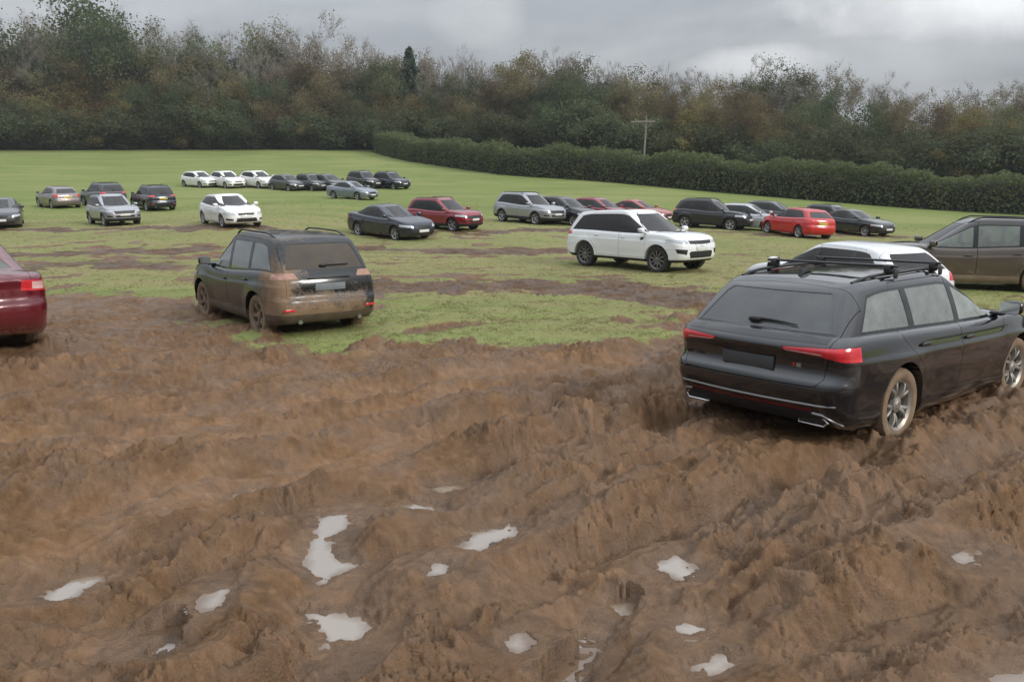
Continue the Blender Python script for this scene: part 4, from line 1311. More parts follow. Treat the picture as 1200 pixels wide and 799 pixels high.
# ---------------------------------------------------------------- sky, sun, camera
def build_world():
    w = bpy.data.worlds.new('World'); scene.world = w; w.use_nodes = True
    t = NT(w)
    tc = t.n('ShaderNodeTexCoord').outputs['Generated']
    sp = t.n('ShaderNodeSeparateXYZ'); t.l(tc, sp.inputs[0])
    sky = t.n('ShaderNodeTexSky'); sky.sky_type = 'NISHITA'; sky.sun_disc = False
    sky.sun_elevation = SUN_EL; sky.sun_rotation = SUN_ROT; sky.air_density = 1.5; sky.dust_density = 3
    bg = t.n('ShaderNodeBackground'); t.l(sky.outputs[0], bg.inputs[0]); bg.inputs[1].default_value = .1
    # stratus: noise on a flat cloud deck, so it foreshortens towards the horizon
    zc = t.math('MAXIMUM', sp.outputs[2], .03)
    zc = t.math('ADD', zc, .10)
    cb = t.n('ShaderNodeCombineXYZ')
    t.l(t.math('DIVIDE', sp.outputs[0], zc), cb.inputs[0]); t.l(t.math('DIVIDE', sp.outputs[1], zc), cb.inputs[1])
    mp = t.n('ShaderNodeMapping'); t.l(cb.outputs[0], mp.inputs[0]); mp.inputs['Location'].default_value = SKY_OFF
    n1 = t.noise(mp.outputs[0], .55, 7, .52, .6)
    n2 = t.noise(tc, 7, 6, .6, .3)
    f = t.mixf(.25, n1, n2)
    lum = t.ramp(f, [(.32, (.36, .385, .43)), (.45, (.44, .465, .505)), (.56, (.55, .575, .61)), (.70, (.74, .76, .78))])
    # brighter breaks low in the cloud
    nb = t.noise(tc, 9, 6, .55, .2)
    acc = lum
    for (az, el, sa, se, amt, col) in BREAKS:
        d = (math.sin(R(az))*math.cos(R(el)), math.cos(R(az))*math.cos(R(el)), math.sin(R(el)))
        vx = t.math('SUBTRACT', sp.outputs[0], d[0]); vz = t.math('SUBTRACT', sp.outputs[2], d[2])
        q = t.math('ADD', t.math('POWER', t.math('ABSOLUTE', t.math('DIVIDE', vx, math.sin(R(sa)))), 2), t.math('POWER', t.math('ABSOLUTE', t.math('DIVIDE', vz, math.sin(R(se)))), 2))
        q = t.math('MULTIPLY_ADD', t.math('SUBTRACT', nb, .5), -2.2, q)
        g = t.math('SUBTRACT', 1.0, q, clamp=True)
        fr = t.math('GREATER_THAN', sp.outputs[1], 0.0)
        g = t.math('MULTIPLY', t.math('MULTIPLY', g, fr), amt, clamp=True)
        acc = t.mix(g, acc, col)
    up = t.math('POWER', t.math('MAXIMUM', sp.outputs[2], 0.0), 1.3)
    gain = t.math('MULTIPLY_ADD', up, ZENITH, .53)
    b2 = t.n('ShaderNodeBackground'); t.l(acc, b2.inputs[0]); t.l(gain, b2.inputs[1])
    mx = t.n('ShaderNodeMixShader'); mx.inputs[0].default_value = .93
    t.l(bg.outputs[0], mx.inputs[1]); t.l(b2.outputs[0], mx.inputs[2])
    t.l(mx.outputs[0], t.n('ShaderNodeOutputWorld').inputs[0])

SUN_EL, SUN_AZ = R(28), R(122)      # azimuth clockwise from the view direction
SUN_ROT = SUN_AZ
SKY_OFF = (1.3, 4.1, 0)
ZENITH = 2.9
BREAKS = [(-2.2, 13.0, 3.4, 2.2, .55, (.72, .74, .76)), (31, 12.6, 10.5, 3.0, 1.0, (1.05, 1.07, 1.09)), (16, 9.5, 5, 1.3, .8, (.95, .97, .99)), (26, 9.2, 9, 1.6, .5, (.72, .75, .79)), (-29, 14, 6, 3, .25, (.6, .62, .66))]

def build_sun():
    l = bpy.data.lights.new('sun', 'SUN'); l.energy = 1.9; l.angle = R(15); l.color = (1, .95, .88)
    o = link('sun', l)
    d = Vector((math.sin(SUN_AZ)*math.cos(SUN_EL), math.cos(SUN_AZ)*math.cos(SUN_EL), math.sin(SUN_EL)))
    o.rotation_euler = d.to_track_quat('Z', 'Y').to_euler()
    o.location = (0, -20, 40)

def build_camera():
    c = bpy.data.cameras.new('camera'); c.lens = 36*FPX/1200; c.sensor_width = 36; c.clip_end = 5000; c.clip_start = .05
    o = link('camera', c, None, (0, 0, CAMZ)); o.rotation_euler = (math.pi/2 - PITCH, 0, 0)
    scene.camera = o
    scene.view_settings.view_transform = 'Standard'; scene.view_settings.look = 'None'
    scene.view_settings.gamma = 1; scene.view_settings.use_curve_mapping = False
    scene.view_settings.exposure = 0.13
# ---------------------------------------------------------------- woodland, hedge, pole
def thin_leaf(t, col, share=.42):
    d = t.n('ShaderNodeBsdfDiffuse'); tr = t.n('ShaderNodeBsdfTranslucent'); mx = t.n('ShaderNodeMixShader')
    t.val(col, d.inputs[0]); t.val(col, tr.inputs[0]); mx.inputs[0].default_value = share
    t.l(d.outputs[0], mx.inputs[1]); t.l(tr.outputs[0], mx.inputs[2]); t.out(mx.outputs[0])

def blade_mat(name, col):
    m, t = new_mat(name)
    n = t.noise(t.n('ShaderNodeTexCoord').outputs['Object'], 1.5, 3)
    thin_leaf(t, t.mix(n, tuple(c*.85 for c in col), tuple(c*1.15 for c in col)), .5)
    return m

def leaf_mat(name, cols, rough=.75):
    m, t = new_mat(name)
    tc = t.n('ShaderNodeTexCoord').outputs['Object']
    oi = t.n('ShaderNodeObjectInfo').outputs['Random']
    n = t.noise(tc, .55, 3, .6); f = t.noise(tc, 5, 2, .6)
    a = t.ramp(t.mixf(.5, n, f), [(.36, cols[0]), (.5, cols[1]), (.64, cols[2])])
    hs = t.n('ShaderNodeHueSaturation'); t.l(a, hs.inputs['Color'])
    t.l(t.math('MULTIPLY_ADD', oi, .05, .475), hs.inputs['Hue'])
    t.l(t.math('MULTIPLY_ADD', oi, .55, .72), hs.inputs['Value'])
    thin_leaf(t, hs.outputs[0])
    return m

def limbs(rng, H, trunk_h, spread, n_limb, gen=3, r0=.28, up=.75, sub=(4, 6)):
    """recursive limbs -> list of (points, radii) and the tips"""
    segs, tips = [], []
    def grow(p, d, L, r, g):
        k = 4; pts = [p]; rad = [r]
        q = p.copy()
        for i in range(k):
            d = (d + Vector(rng.normal(0, .13, 3)) + Vector((0, 0, .05*up))).normalized()
            q = q + d*(L/k); pts.append(q.copy()); rad.append(r*(1 - .62*(i + 1)/k))
        segs.append((pts, rad, g))
        if g == 0: tips.append((pts[-1], d)); tips.append((pts[-2], d)); return
        n = int(rng.integers(*sub))
        for j in range(n):
            i = int(rng.integers(1, k + 1)) if j else k
            ax = Vector(rng.normal(0, 1, 3)).normalized()
            nd = (d + ax*rng.uniform(.45, .85) + Vector((0, 0, up*.28))).normalized()
            grow(pts[i].copy(), nd, L*rng.uniform(.5, .72), rad[i]*.62, g - 1)
    base = Vector((0, 0, -.3))
    tp = [base]; tr = [r0*1.25]
    q = base.copy(); d = Vector((0, 0, 1))
    for i in range(5):
        d = (d + Vector(rng.normal(0, .045, 3))).normalized(); q = q + d*(trunk_h + .3)/5; tp.append(q.copy()); tr.append(r0*(1 - .09*i))
    segs.append((tp, tr, 9))
    for j in range(n_limb):
        a = 2*math.pi*(j + rng.uniform(-.3, .3))/n_limb
        i = 5 if j < n_limb*.6 else int(rng.integers(3, 6))
        nd = Vector((math.cos(a)*spread, math.sin(a)*spread, up + rng.uniform(0, .35))).normalized()
        grow(tp[i].copy(), nd, (H - trunk_h)*rng.uniform(.42, .6), tr[i]*.55, gen - 1)
    grow(tp[-1].copy(), Vector((rng.normal(0, .1), rng.normal(0, .1), 1)).normalized(), (H - trunk_h)*.55, tr[-1]*.7, gen - 1)
    return segs, tips

def tube_np(pts, rad, n):
    V, F = tube([tuple(p) for p in pts], [float(r) for r in rad], n)
    return V, F[:-2]

def wood_mesh(segs, mat, min_r=.012):
    V, F = [], []
    for pts, rad, g in segs:
        n = 7 if g == 9 else 5 if g >= 2 else 3
        v, f = tube_np(pts, [max(r, min_r) for r in rad], n)
        o = len(V); V += v; F += [tuple(i + o for i in q) for q in f]
    return mesh_from('trunk', V, F, [mat])

def leaf_quads(rng, centres, size, flat=.6):
    """one folded leaf-clump quad per centre"""
    n = len(centres)
    d1 = rng.normal(0, 1, (n, 3)); d1[:, 2] *= flat; d1 /= np.linalg.norm(d1, axis=1)[:, None]
    d2 = np.cross(d1, rng.normal(0, 1, (n, 3))); d2 /= np.linalg.norm(d2, axis=1)[:, None]
    s = size*rng.uniform(.55, 1.35, (n, 1))
    c = np.asarray(centres)
    V = np.stack([c - d1*s*.5 - d2*s*.22, c + d1*s*.1 - d2*s*.5, c + d1*s*.55 + d2*s*.15, c - d1*s*.1 + d2*s*.5], 1)
    return V.reshape(-1, 3), np.arange(n*4).reshape(n, 4)

def twig_tris(rng, tips, n_per, length, w=.022):
    V = []
    for p, d in tips:
        for k in range(n_per):
            dd = (Vector(d) + Vector(rng.normal(0, .5, 3)) + Vector((0, 0, .25))).normalized()*length*rng.uniform(.5, 1.2)
            o = Vector(p) + Vector(rng.normal(0, .16, 3))
            s = dd.cross(Vector(rng.normal(0, 1, 3))).normalized()*w
            V += [o - s, o + s, o + dd]
    return np.array([tuple(v) for v in V]), np.arange(len(V)).reshape(-1, 3)

def make_tree_kind(kind, seed, M):
    rng = np.random.default_rng(seed)
    if kind == 'bare':            # tall, nearly leafless, twiggy crown with a few hanging leaves
        H = 18
        segs, tips = limbs(rng, H, 5.0, .55, 5, gen=4, r0=.26, up=.9, sub=(3, 5))
        wood = wood_mesh(segs, M['bark'])
        V, F = twig_tris(rng, tips, 7, 1.25)
        twigs = fast_mesh('bare_crown', V, F, [M['twig']], smooth=False)
        c = np.array([tuple(p) for p, d in tips]); c = c[rng.integers(0, len(c), 1500)] + rng.normal(0, .5, (1500, 3))
        c = c[c[:, 2] > 4]
        LV, LF = leaf_quads(rng, c, .26)
        return wood, [('bare_crown', twigs), ('crown', fast_mesh('crown', LV, LF, [M['leaf_brown']], smooth=False))]
    if kind == 'ivy':             # bare top, trunk and lower limbs wrapped in dark ivy
        H = 17
        segs, tips = limbs(rng, H, 6.0, .5, 5, gen=4, r0=.28, up=.9, sub=(3, 5))
        wood = wood_mesh(segs, M['bark'])
        V, F = twig_tris(rng, tips, 6, 1.2)
        cs = []
        for pts, rad, g in segs:
            if g == 9 or (g >= 2):
                for a, b in zip(pts[:-1], pts[1:]):
                    n = 130 if g == 9 else 50
                    t = rng.uniform(0, 1, (n, 1)); q = np.array(a)*(1 - t) + np.array(b)*t
                    cs.append(q + rng.normal(0, .55 if g == 9 else .42, (n, 3))*(1, 1, .5))
        LV, LF = leaf_quads(rng, np.vstack(cs), .30)
        return wood, [('bare_crown', fast_mesh('bare_crown', V, F, [M['twig']], smooth=False)), ('ivy', fast_mesh('ivy', LV, LF, [M['leaf_ivy']], smooth=False))]
    if kind == 'conifer':
        H = 17
        V, F = tube_np([Vector((0, 0, -.3 + H*i/6)) for i in range(7)], [.22*(1 - i/6.3) for i in range(7)], 7)
        wood = mesh_from('trunk', V, F, [M['bark']])
        cs = []
        for z in np.arange(2.0, H, .42):
            rad = 3.6*(1 - (z/H)**2.2) + .3
            for j in range(6):
                a = rng.uniform(0, 6.28); L = rad*rng.uniform(.7, 1.1); n = int(15*L) + 5
                t = rng.uniform(.1, 1, (n, 1))
                cs.append(np.array([0, 0, z]) + t*L*np.array([math.cos(a), math.sin(a), -.25]) + rng.normal(0, .16, (n, 3)))
        LV, LF = leaf_quads(rng, np.vstack(cs), .42)
        return wood, [('crown', fast_mesh('crown', LV, LF, [M['leaf_conifer']], smooth=False))]
    # leafy kinds: limbs with leaf clumps around the tips
    H, tr, spread, n_l, mat, nleaf, size, sc = {
        'leafy_brown': (14, 2.6, .8, 6, 'leaf_brown', 13000, .225, .62),
        'leafy_olive': (15, 3.0, .75, 6, 'leaf_olive', 13000, .235, .62),
        'leafy_green': (13, 2.2, .85, 6, 'leaf_green', 14000, .235, .66),
        'leafy_gold': (11, 1.6, .85, 6, 'leaf_gold', 11000, .22, .6),
        'dark_bush': (6.5, .8, 1.1, 7, 'leaf_dark', 9000, .25, .62),
        'open_green': (18, 5.5, .62, 5, 'leaf_green', 7500, .21, .46)}[kind]
    segs, tips = limbs(rng, H, tr, spread, n_l, gen=3, r0=.24 if kind != 'dark_bush' else .10, up=.62, sub=(4, 6))
    wood = wood_mesh(segs, M['bark'])
    T = np.array([tuple(p) for p, d in tips])
    sel = rng.integers(0, len(T), nleaf)
    wgt = rng.uniform(.6, 1.5, len(T))
    c = T[sel] + rng.normal(0, 1, (nleaf, 3))*(sc*wgt[sel])[:, None]*(1.05, 1.05, .8)
    if kind == 'dark_bush' or kind == 'leafy_gold' or kind == 'leafy_brown':
        m = int(nleaf*.45)                 # skirts that reach the ground
        a = rng.uniform(0, 6.28, m); rr = np.sqrt(rng.uniform(0, 1, m))*H*.30; zz = rng.uniform(.1, H*.45, m)
        c = np.vstack([c, np.stack([rr*np.cos(a), rr*np.sin(a), zz], -1)])
    c = c[c[:, 2] > .15]
    LV, LF = leaf_quads(rng, c, size)
    parts = [('crown', fast_mesh('crown', LV, LF, [M[mat]], smooth=False))]
    if kind == 'open_green' or kind == 'leafy_olive':
        V, F = twig_tris(rng, tips, 3, 1.2)
        parts.append(('bare_crown', fast_mesh('bare_crown', V, F, [M['twig']], smooth=False)))
    return wood, parts

HEDGE = [(150, 47.0), (66, 55.5), (41, 63), (20, 75.5), (0, 90), (-13, 108), (-20, 122)]
def hedge_y(x):
    xs = [p[0] for p in HEDGE][::-1]; ys = [p[1] for p in HEDGE][::-1]
    return np.interp(x, xs, ys)

KINDS = {
 'bare': ('leafless_tree', 'bare'), 'ivy': ('ivy_clad_tree', 'ivy'), 'leafy_brown': ('brown_leaved_tree', ''), 'leafy_olive': ('olive_leaved_tree', ''),
 'leafy_green': ('green_leaved_tree', ''), 'leafy_gold': ('golden_leaved_tree', ''), 'dark_bush': ('dark_shrub', ''), 'open_green': ('open_crowned_tree', ''), 'conifer': ('conifer_tree', '')}
LAB = {
 'bare': 'tall leafless grey brown tree with twiggy crown in the wood behind the field',
 'ivy': 'tall tree with bare twiggy top and dark ivy on its trunk in the wood',
 'leafy_brown': 'bushy tree with thinning brown autumn leaves in the wood behind the field',
 'leafy_olive': 'rounded tree with dull olive leaves in the wood behind the field',
 'leafy_green': 'dense tree with dark green leaves in the wood behind the field',
 'leafy_gold': 'low tree with yellowing leaves at the edge of the wood',
 'dark_bush': 'low dark green shrub at the shaded foot of the wood'}
CATS = {'dark_bush': 'shrub'}

def build_woods(M):
    rng = np.random.default_rng(11)
    lib = {}
    def proto(kind, k):
        if (kind, k) not in lib:
            lib[(kind, k)] = make_tree_kind(kind, 100*k + len(kind)*7 + 3, M)
            for nm, me in lib[(kind, k)][1]:
                me.shade_flat()
        return lib[(kind, k)]
    def plant(kind, x, y, s, k=0, sz=1.0, label=None, group=True):
        wood, parts = proto(kind, k)
        r = empty(KINDS[kind][0], (x, y, float(land(x, y)) - .1), rng.uniform(0, 6.28))
        r.scale = (s, s, s*sz)
        tag(r, label or LAB[kind], CATS.get(kind, 'tree'), None if label else 'woodland %ss behind the field' % KINDS[kind][0].replace('_', ' '))
        link('trunk', wood, r)
        for nm, me in parts: link(nm, me, r)
        return r
    # far edge of the field: a straight front on the uphill side, then behind the hedge
    def front(x):
        return 127.0 if x < -20 else max(float(hedge_y(x)) + 5.5, 127 - (x + 20)*.45)
    def topline(x):     # wanted tree-top height in photo rows
        u = CX + FPX*x/ (front(x) + 8)
        return np.interp(u, [-200, 0, 60, 150, 205, 330, 480, 560, 650, 760, 860, 1010, 1080, 1200, 1400], [44, 42, 38, 60, 50, 54, 72, 80, 74, 90, 98, 96, 112, 108, 112])
    def height_for(x, y, row):
        return (CAMZ - float(land(x, y))) + (245 - topline(x) + row)/FPX*y
    x = -112.0
    while x < 118:
        f = front(x)
        # shaded shrubs at the foot
        if rng.uniform() < .22: plant('leafy_gold' if rng.uniform() < .5 else 'leafy_brown', x + rng.uniform(-.6, .6), f + rng.uniform(.6, 1.8), rng.uniform(.55, .75), 0, 1.0)
        plant('dark_bush', x + rng.uniform(-.6, .6), f + rng.uniform(-.8, 1.2), rng.uniform(.8, 1.15), int(rng.integers(0, 3)), rng.uniform(.85, 1.1))
        x += rng.uniform(3.2, 4.4)
    rows = [  # depth behind the front, spacing, share of the full height, kinds
        (4.0, 5.2, .60, ['leafy_brown', 'leafy_olive', 'leafy_gold', 'leafy_green', 'leafy_brown']),
        (8.5, 5.4, .82, ['leafy_olive', 'leafy_brown', 'ivy', 'leafy_green', 'leafy_brown']),
        (13.5, 5.0, .99, ['bare', 'ivy', 'bare', 'leafy_brown', 'bare']),
        (19.0, 5.6, 1.04, ['bare', 'bare', 'ivy', 'bare', 'leafy_olive'])]
    nat = {'bare': 18.5, 'ivy': 17.5, 'leafy_brown': 13.5, 'leafy_olive': 14.5, 'leafy_green': 12.5, 'leafy_gold': 10.5}
    for dep, sp, sh, kinds in rows:
        x = -116 + rng.uniform(0, 3)
        while x < 120:
            y = front(x) + dep + rng.uniform(-1.6, 1.6)
            kd = kinds[int(rng.integers(0, len(kinds)))]
            h = height_for(x, y, -8)*sh*rng.uniform(.90, 1.06)
            h = max(5, h)
            s = h/nat[kd]
            w = min(max(s, .62), 1.25)
            r = plant(kd, x, y, w, int(rng.integers(0, 2 if kd in ('leafy_gold', 'leafy_green') else 3)), s/w)
            x += sp*rng.uniform(.75, 1.3)
    # the few one can tell apart
    def at(kind, u, Y, vtop, label, k=0, wide=1.0):
        x, y = pixd(u, Y); h = (CAMZ - float(land(x, y))) + (245 - vtop)/FPX*Y
        s = h/{'conifer': 17, 'open_green': 19, 'leafy_green': 12.5}[kind]
        plant(kind, x, y, s*wide, k, 1/wide, label)
    at('conifer', 485, 134, 66, 'dark conifer whose top stands out of the bare brown wood')
    at('open_green', 207, 139, 22, 'tallest tree of the wood with an airy green crown against the sky')
    at('leafy_green', 104, 137, 30, 'dark green round topped tree among bare crowns above the parked hatchback', 0, 1.0)
    at('open_green', 890, 118, 80, 'green tinged open tree rising from the wood behind the black off-roader', 1)

def build_hedge(M):
    rng = np.random.default_rng(21)
    P = []
    for (ax, ay), (bx, by) in zip(HEDGE[:-1], HEDGE[1:]):
        L = math.hypot(bx - ax, by - ay)
        n = int(L*620) if ax <= 67 else int(L*60)
        t = rng.uniform(0, 1, n)
        nx, ny = -(by - ay)/L, (bx - ax)/L
        a = rng.uniform(-.15*math.pi, 1.15*math.pi, n)
        cx = ax + (bx - ax)*t; cy = ay + (by - ay)*t
        hgt = 3.0 + (.55*fbm(cx/4.2, cy/4.2, 301, 3) + .2*fbm(cx/.9, cy/.9, 303, 2))
        hw = 1.25 + .25*fbm(cx/2, cy/2, 302, 2)
        r = rng.uniform(.80, 1.06, n)
        off = np.clip(np.cos(a)*1.25, -1, 1)*hw*r; z = np.clip(np.sin(a)*1.25 + .1, .0, 1)*hgt*r
        z = np.where(rng.uniform(0, 1, n) < .5, rng.uniform(.05, 1, n)*hgt*np.where(np.abs(off) > hw*.7, 1, r), z)
        x = cx + nx*off; y = cy + ny*off
        P.append(np.stack([x, y, land(x, y) + z], -1))
    c = np.vstack(P)
    V, F = leaf_quads(rng, c, .20)
    root = empty('hedge', (0, 90, float(land(0, 90))))
    tag(root, 'long thick dark green field hedge running below the wood to the pole', 'hedge')
    V = V - np.array([0, 90, float(land(0, 90))])
    link('foliage', fast_mesh('foliage', V, F, [M['leaf_hedge']], smooth=False), root)
    # woody core inside
    cv, cf = [], []
    pts = []
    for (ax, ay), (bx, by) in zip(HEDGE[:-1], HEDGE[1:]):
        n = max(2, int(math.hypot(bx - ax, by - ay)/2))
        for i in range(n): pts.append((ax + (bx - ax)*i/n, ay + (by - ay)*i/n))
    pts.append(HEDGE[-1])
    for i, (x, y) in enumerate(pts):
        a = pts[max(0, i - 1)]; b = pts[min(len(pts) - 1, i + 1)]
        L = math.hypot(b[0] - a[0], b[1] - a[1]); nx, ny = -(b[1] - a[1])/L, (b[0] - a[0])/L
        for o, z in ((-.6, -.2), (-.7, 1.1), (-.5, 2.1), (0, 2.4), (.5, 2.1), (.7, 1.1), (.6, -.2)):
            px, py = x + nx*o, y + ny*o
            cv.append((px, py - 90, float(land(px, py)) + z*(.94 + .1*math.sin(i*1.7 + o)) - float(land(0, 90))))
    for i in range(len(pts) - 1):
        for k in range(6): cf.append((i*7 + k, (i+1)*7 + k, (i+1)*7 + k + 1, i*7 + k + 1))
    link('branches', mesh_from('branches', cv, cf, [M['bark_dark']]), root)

def build_pole(M):
    x, y = pixd(750, 88)
    z = float(land(x, y))
    top = CAMZ + (245 - 143)/FPX*88 - z
    r = empty('utility_pole', (x, y, z)); r.rotation_euler = (0, R(2.2), R(6))
    tag(r, 'weathered wooden utility pole with one slightly tilted crossarm behind the hedge', 'utility pole')
    link('pole', vf_mesh('pole', tube([(0, 0, -.6), (0, 0, top*.5), (0, 0, top)], [.115, .105, .09], 10), [M['pole']], sharp=50), r)
    za = top - .42
    link('crossarm', vf_mesh('crossarm', box(-1.35, 1.35, -.22, -.12, za - .075 - .0, za + .075), [M['pole']]), r).rotation_euler = (0, R(-4), 0)
    for px in (-1.25, 0, 1.25):
        zi = za + .075 + px*math.sin(R(4)) if px else top
        link('insulator', vf_mesh('insulator', lathe_z([(.02, 0), (.02, .08), (.06, .09), (.045, .13), (.06, .15), (.04, .2), (0.001, .22)], (px, -.17 if px else 0, zi)), [M['insul']], sharp=60), r)
    for s in (-1, 1):
        link('brace', vf_mesh('brace', tube([(s*.62, -.14, za - .05), (s*.05, -.12, za - .75)], .03, 6), [M['pole']]), r)

def lathe_z(prof, c, n=14):
    V, F = [], []; m = len(prof)
    for i in range(n):
        a = 2*math.pi*i/n
        for r, z in prof: V.append((c[0] + r*math.cos(a), c[1] + r*math.sin(a), c[2] + z))
    for i in range(n):
        j = (i + 1) % n
        for k in range(m - 1): F.append((i*m + k, j*m + k, j*m + k + 1, i*m + k + 1))
    return V, F

def tree_mats():
    M = {}
    M['bark'] = simple('bark', (.085, .075, .062), .9, bump=.4, scale=3, vary=.35)
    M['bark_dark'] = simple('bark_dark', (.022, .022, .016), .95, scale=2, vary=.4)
    M['twig'] = simple('twig', (.250, .228, .198), .9, scale=.6, vary=.3)
    M['leaf_brown'] = leaf_mat('leaf_brown', [(0.150, 0.127, 0.075), (0.200, 0.165, 0.094), (0.244, 0.198, 0.112)])
    M['leaf_olive'] = leaf_mat('leaf_olive', [(0.121, 0.132, 0.068), (0.160, 0.166, 0.086), (0.200, 0.198, 0.103)])
    M['leaf_green'] = leaf_mat('leaf_green', [(0.078, 0.112, 0.060), (0.112, 0.143, 0.076), (0.143, 0.172, 0.088)])
    M['leaf_gold'] = leaf_mat('leaf_gold', [(0.186, 0.152, 0.068), (0.230, 0.186, 0.083), (0.230, 0.175, 0.088)])
    M['leaf_dark'] = leaf_mat('leaf_dark', [(0.087, 0.105, 0.058), (0.119, 0.139, 0.076), (0.152, 0.166, 0.090)])
    M['leaf_ivy'] = leaf_mat('leaf_ivy', [(0.057, 0.083, 0.052), (0.078, 0.109, 0.063), (0.103, 0.134, 0.077)])
    M['leaf_conifer'] = leaf_mat('leaf_conifer', [(0.057, 0.083, 0.063), (0.077, 0.106, 0.077), (0.101, 0.129, 0.092)])
    M['leaf_hedge'] = leaf_mat('leaf_hedge', [(0.126, 0.168, 0.083), (0.165, 0.211, 0.104), (0.211, 0.251, 0.126)])
    M['pole'] = simple('pole_wood', (.21, .19, .165), .85, scale=4, vary=.3)
    M['insul'] = simple('insulator_glaze', (.30, .26, .22), .3)
    return M
# ---------------------------------------------------------------- the cars in the field
def project(x, y, z):
    dz = z - CAMZ
    zc = y*math.cos(PITCH) - dz*math.sin(PITCH); yc = y*math.sin(PITCH) + dz*math.cos(PITCH)
    return CX + FPX*x/zc, CY - FPX*yc/zc

def stand(o, x, y, phi, z=None, s=1.0, dz=0.0):
    """put a car on the ground facing phi degrees clockwise from the view direction, tilted with the slope"""
    a = R(phi); f2 = (math.sin(a), math.cos(a)); l2 = (-math.cos(a), math.sin(a))
    hf = lambda k, d: float(land(x + k[0]*d, y + k[1]*d))
    f = Vector((f2[0], f2[1], (hf(f2, 1.3) - hf(f2, -1.3))/2.6)).normalized()
    l = Vector((l2[0], l2[1], (hf(l2, .8) - hf(l2, -.8))/1.6)); u = f.cross(l).normalized(); l = u.cross(f)
    m = Matrix((f, l, u)).transposed()
    o.rotation_euler = m.to_euler()
    o.location = (x, y, (float(land(x, y)) if z is None else z) + dz)
    o.scale = (s, s, s)

def children_of(o): return [c for c in bpy.data.objects if c.parent == o]
def copy_tree(src, tree, repaint):
    """copy a car with its parts and sub-parts, giving the painted parts another colour"""
    new = {}
    for o in tree:
        c = o.copy(); COL.objects.link(c)
        if o.parent in new: c.parent = new[o.parent]
        new[o] = c
        for i, sl in enumerate(c.material_slots):
            if sl.material and sl.material.name.startswith('paint_'):
                sl.link = 'OBJECT'; sl.material = repaint
    return new[src]

def walk(o):
    out = [o]
    for c in KIDS.get(o.name, []): out += walk(c)
    return out

def car_mats():
    B = {}
    B['trim'] = simple('cabin_trim', (.014, .014, .015), .75)
    B['glass'] = glass('window_glass', (.36, .42, .39), 1.0, .05)
    B['privacy'] = glass('tinted_glass', (.10, .115, .11), 1.0, .05)
    B['screen'] = glass('windscreen_glass', (.40, .45, .42), 1.0, .06)
    B['rear_glass'] = glass('rear_window_glass', (.16, .18, .175), 1.3, .12)
    B['gloss'] = simple('gloss_black', (.008, .008, .009), .16, coat=.4)
    B['chrome'] = simple('chrome', (.72, .73, .74), .12, 1.0)
    B['silver'] = simple('silver_trim', (.36, .37, .38), .32, .85)
    B['tyre'] = simple('tyre_rubber', (.030, .028, .026), .85, bump=.3, vary=.3)
    B['tyre_mud'] = simple('muddy_tyre', (.215, .150, .095), .9, bump=.8, vary=.45, scale=9)
    B['rim'] = simple('alloy', (.42, .42, .43), .32, .8)
    B['rim_dark'] = simple('dusty_dark_alloy', (.30, .28, .25), .45, .55, vary=.4, scale=12)
    B['rim_mud'] = simple('muddy_alloy', (.19, .14, .10), .75, .15, bump=.5, vary=.5, scale=10)
    B['disc'] = simple('brake_steel', (.05, .048, .046), .55, .4)
    B['seat'] = simple('seat_cloth', (.022, .022, .024), .85)
    B['head'] = simple('headlight_lens', (.50, .52, .54), .08, .35, coat=1, vary=.35, scale=14)
    B['red'] = simple('red_lens', (.60, .022, .034), .10, coat=1, vary=.35, scale=14)
    B['red2'] = simple('dull_red_strip', (.13, .010, .016), .35)
    B['lampw'] = simple('clear_lens', (.66, .40, .38), .12, coat=1, vary=.3, scale=16)
    B['lampmud'] = simple('muddy_lens', (.34, .19, .14), .45, vary=.55, scale=12)
    B['clad'] = simple('black_plastic', (.016, .016, .017), .62, bump=.15)
    B['black'] = simple('black_plastic_smooth', (.010, .010, .010), .5)
    B['rail'] = simple('black_rail', (.014, .014, .015), .38)
    B['plate_y'] = simple('yellow_plate', (.56, .42, .06), .45); B['plate_w'] = simple('white_plate', (.66, .66, .64), .45)
    B['plate_old'] = simple('grimy_plate', (.16, .15, .14), .6, vary=.4, scale=8)
    B['plate_dim'] = simple('smeared_plate', (.045, .047, .050), .55, vary=.4, scale=6)
    return B

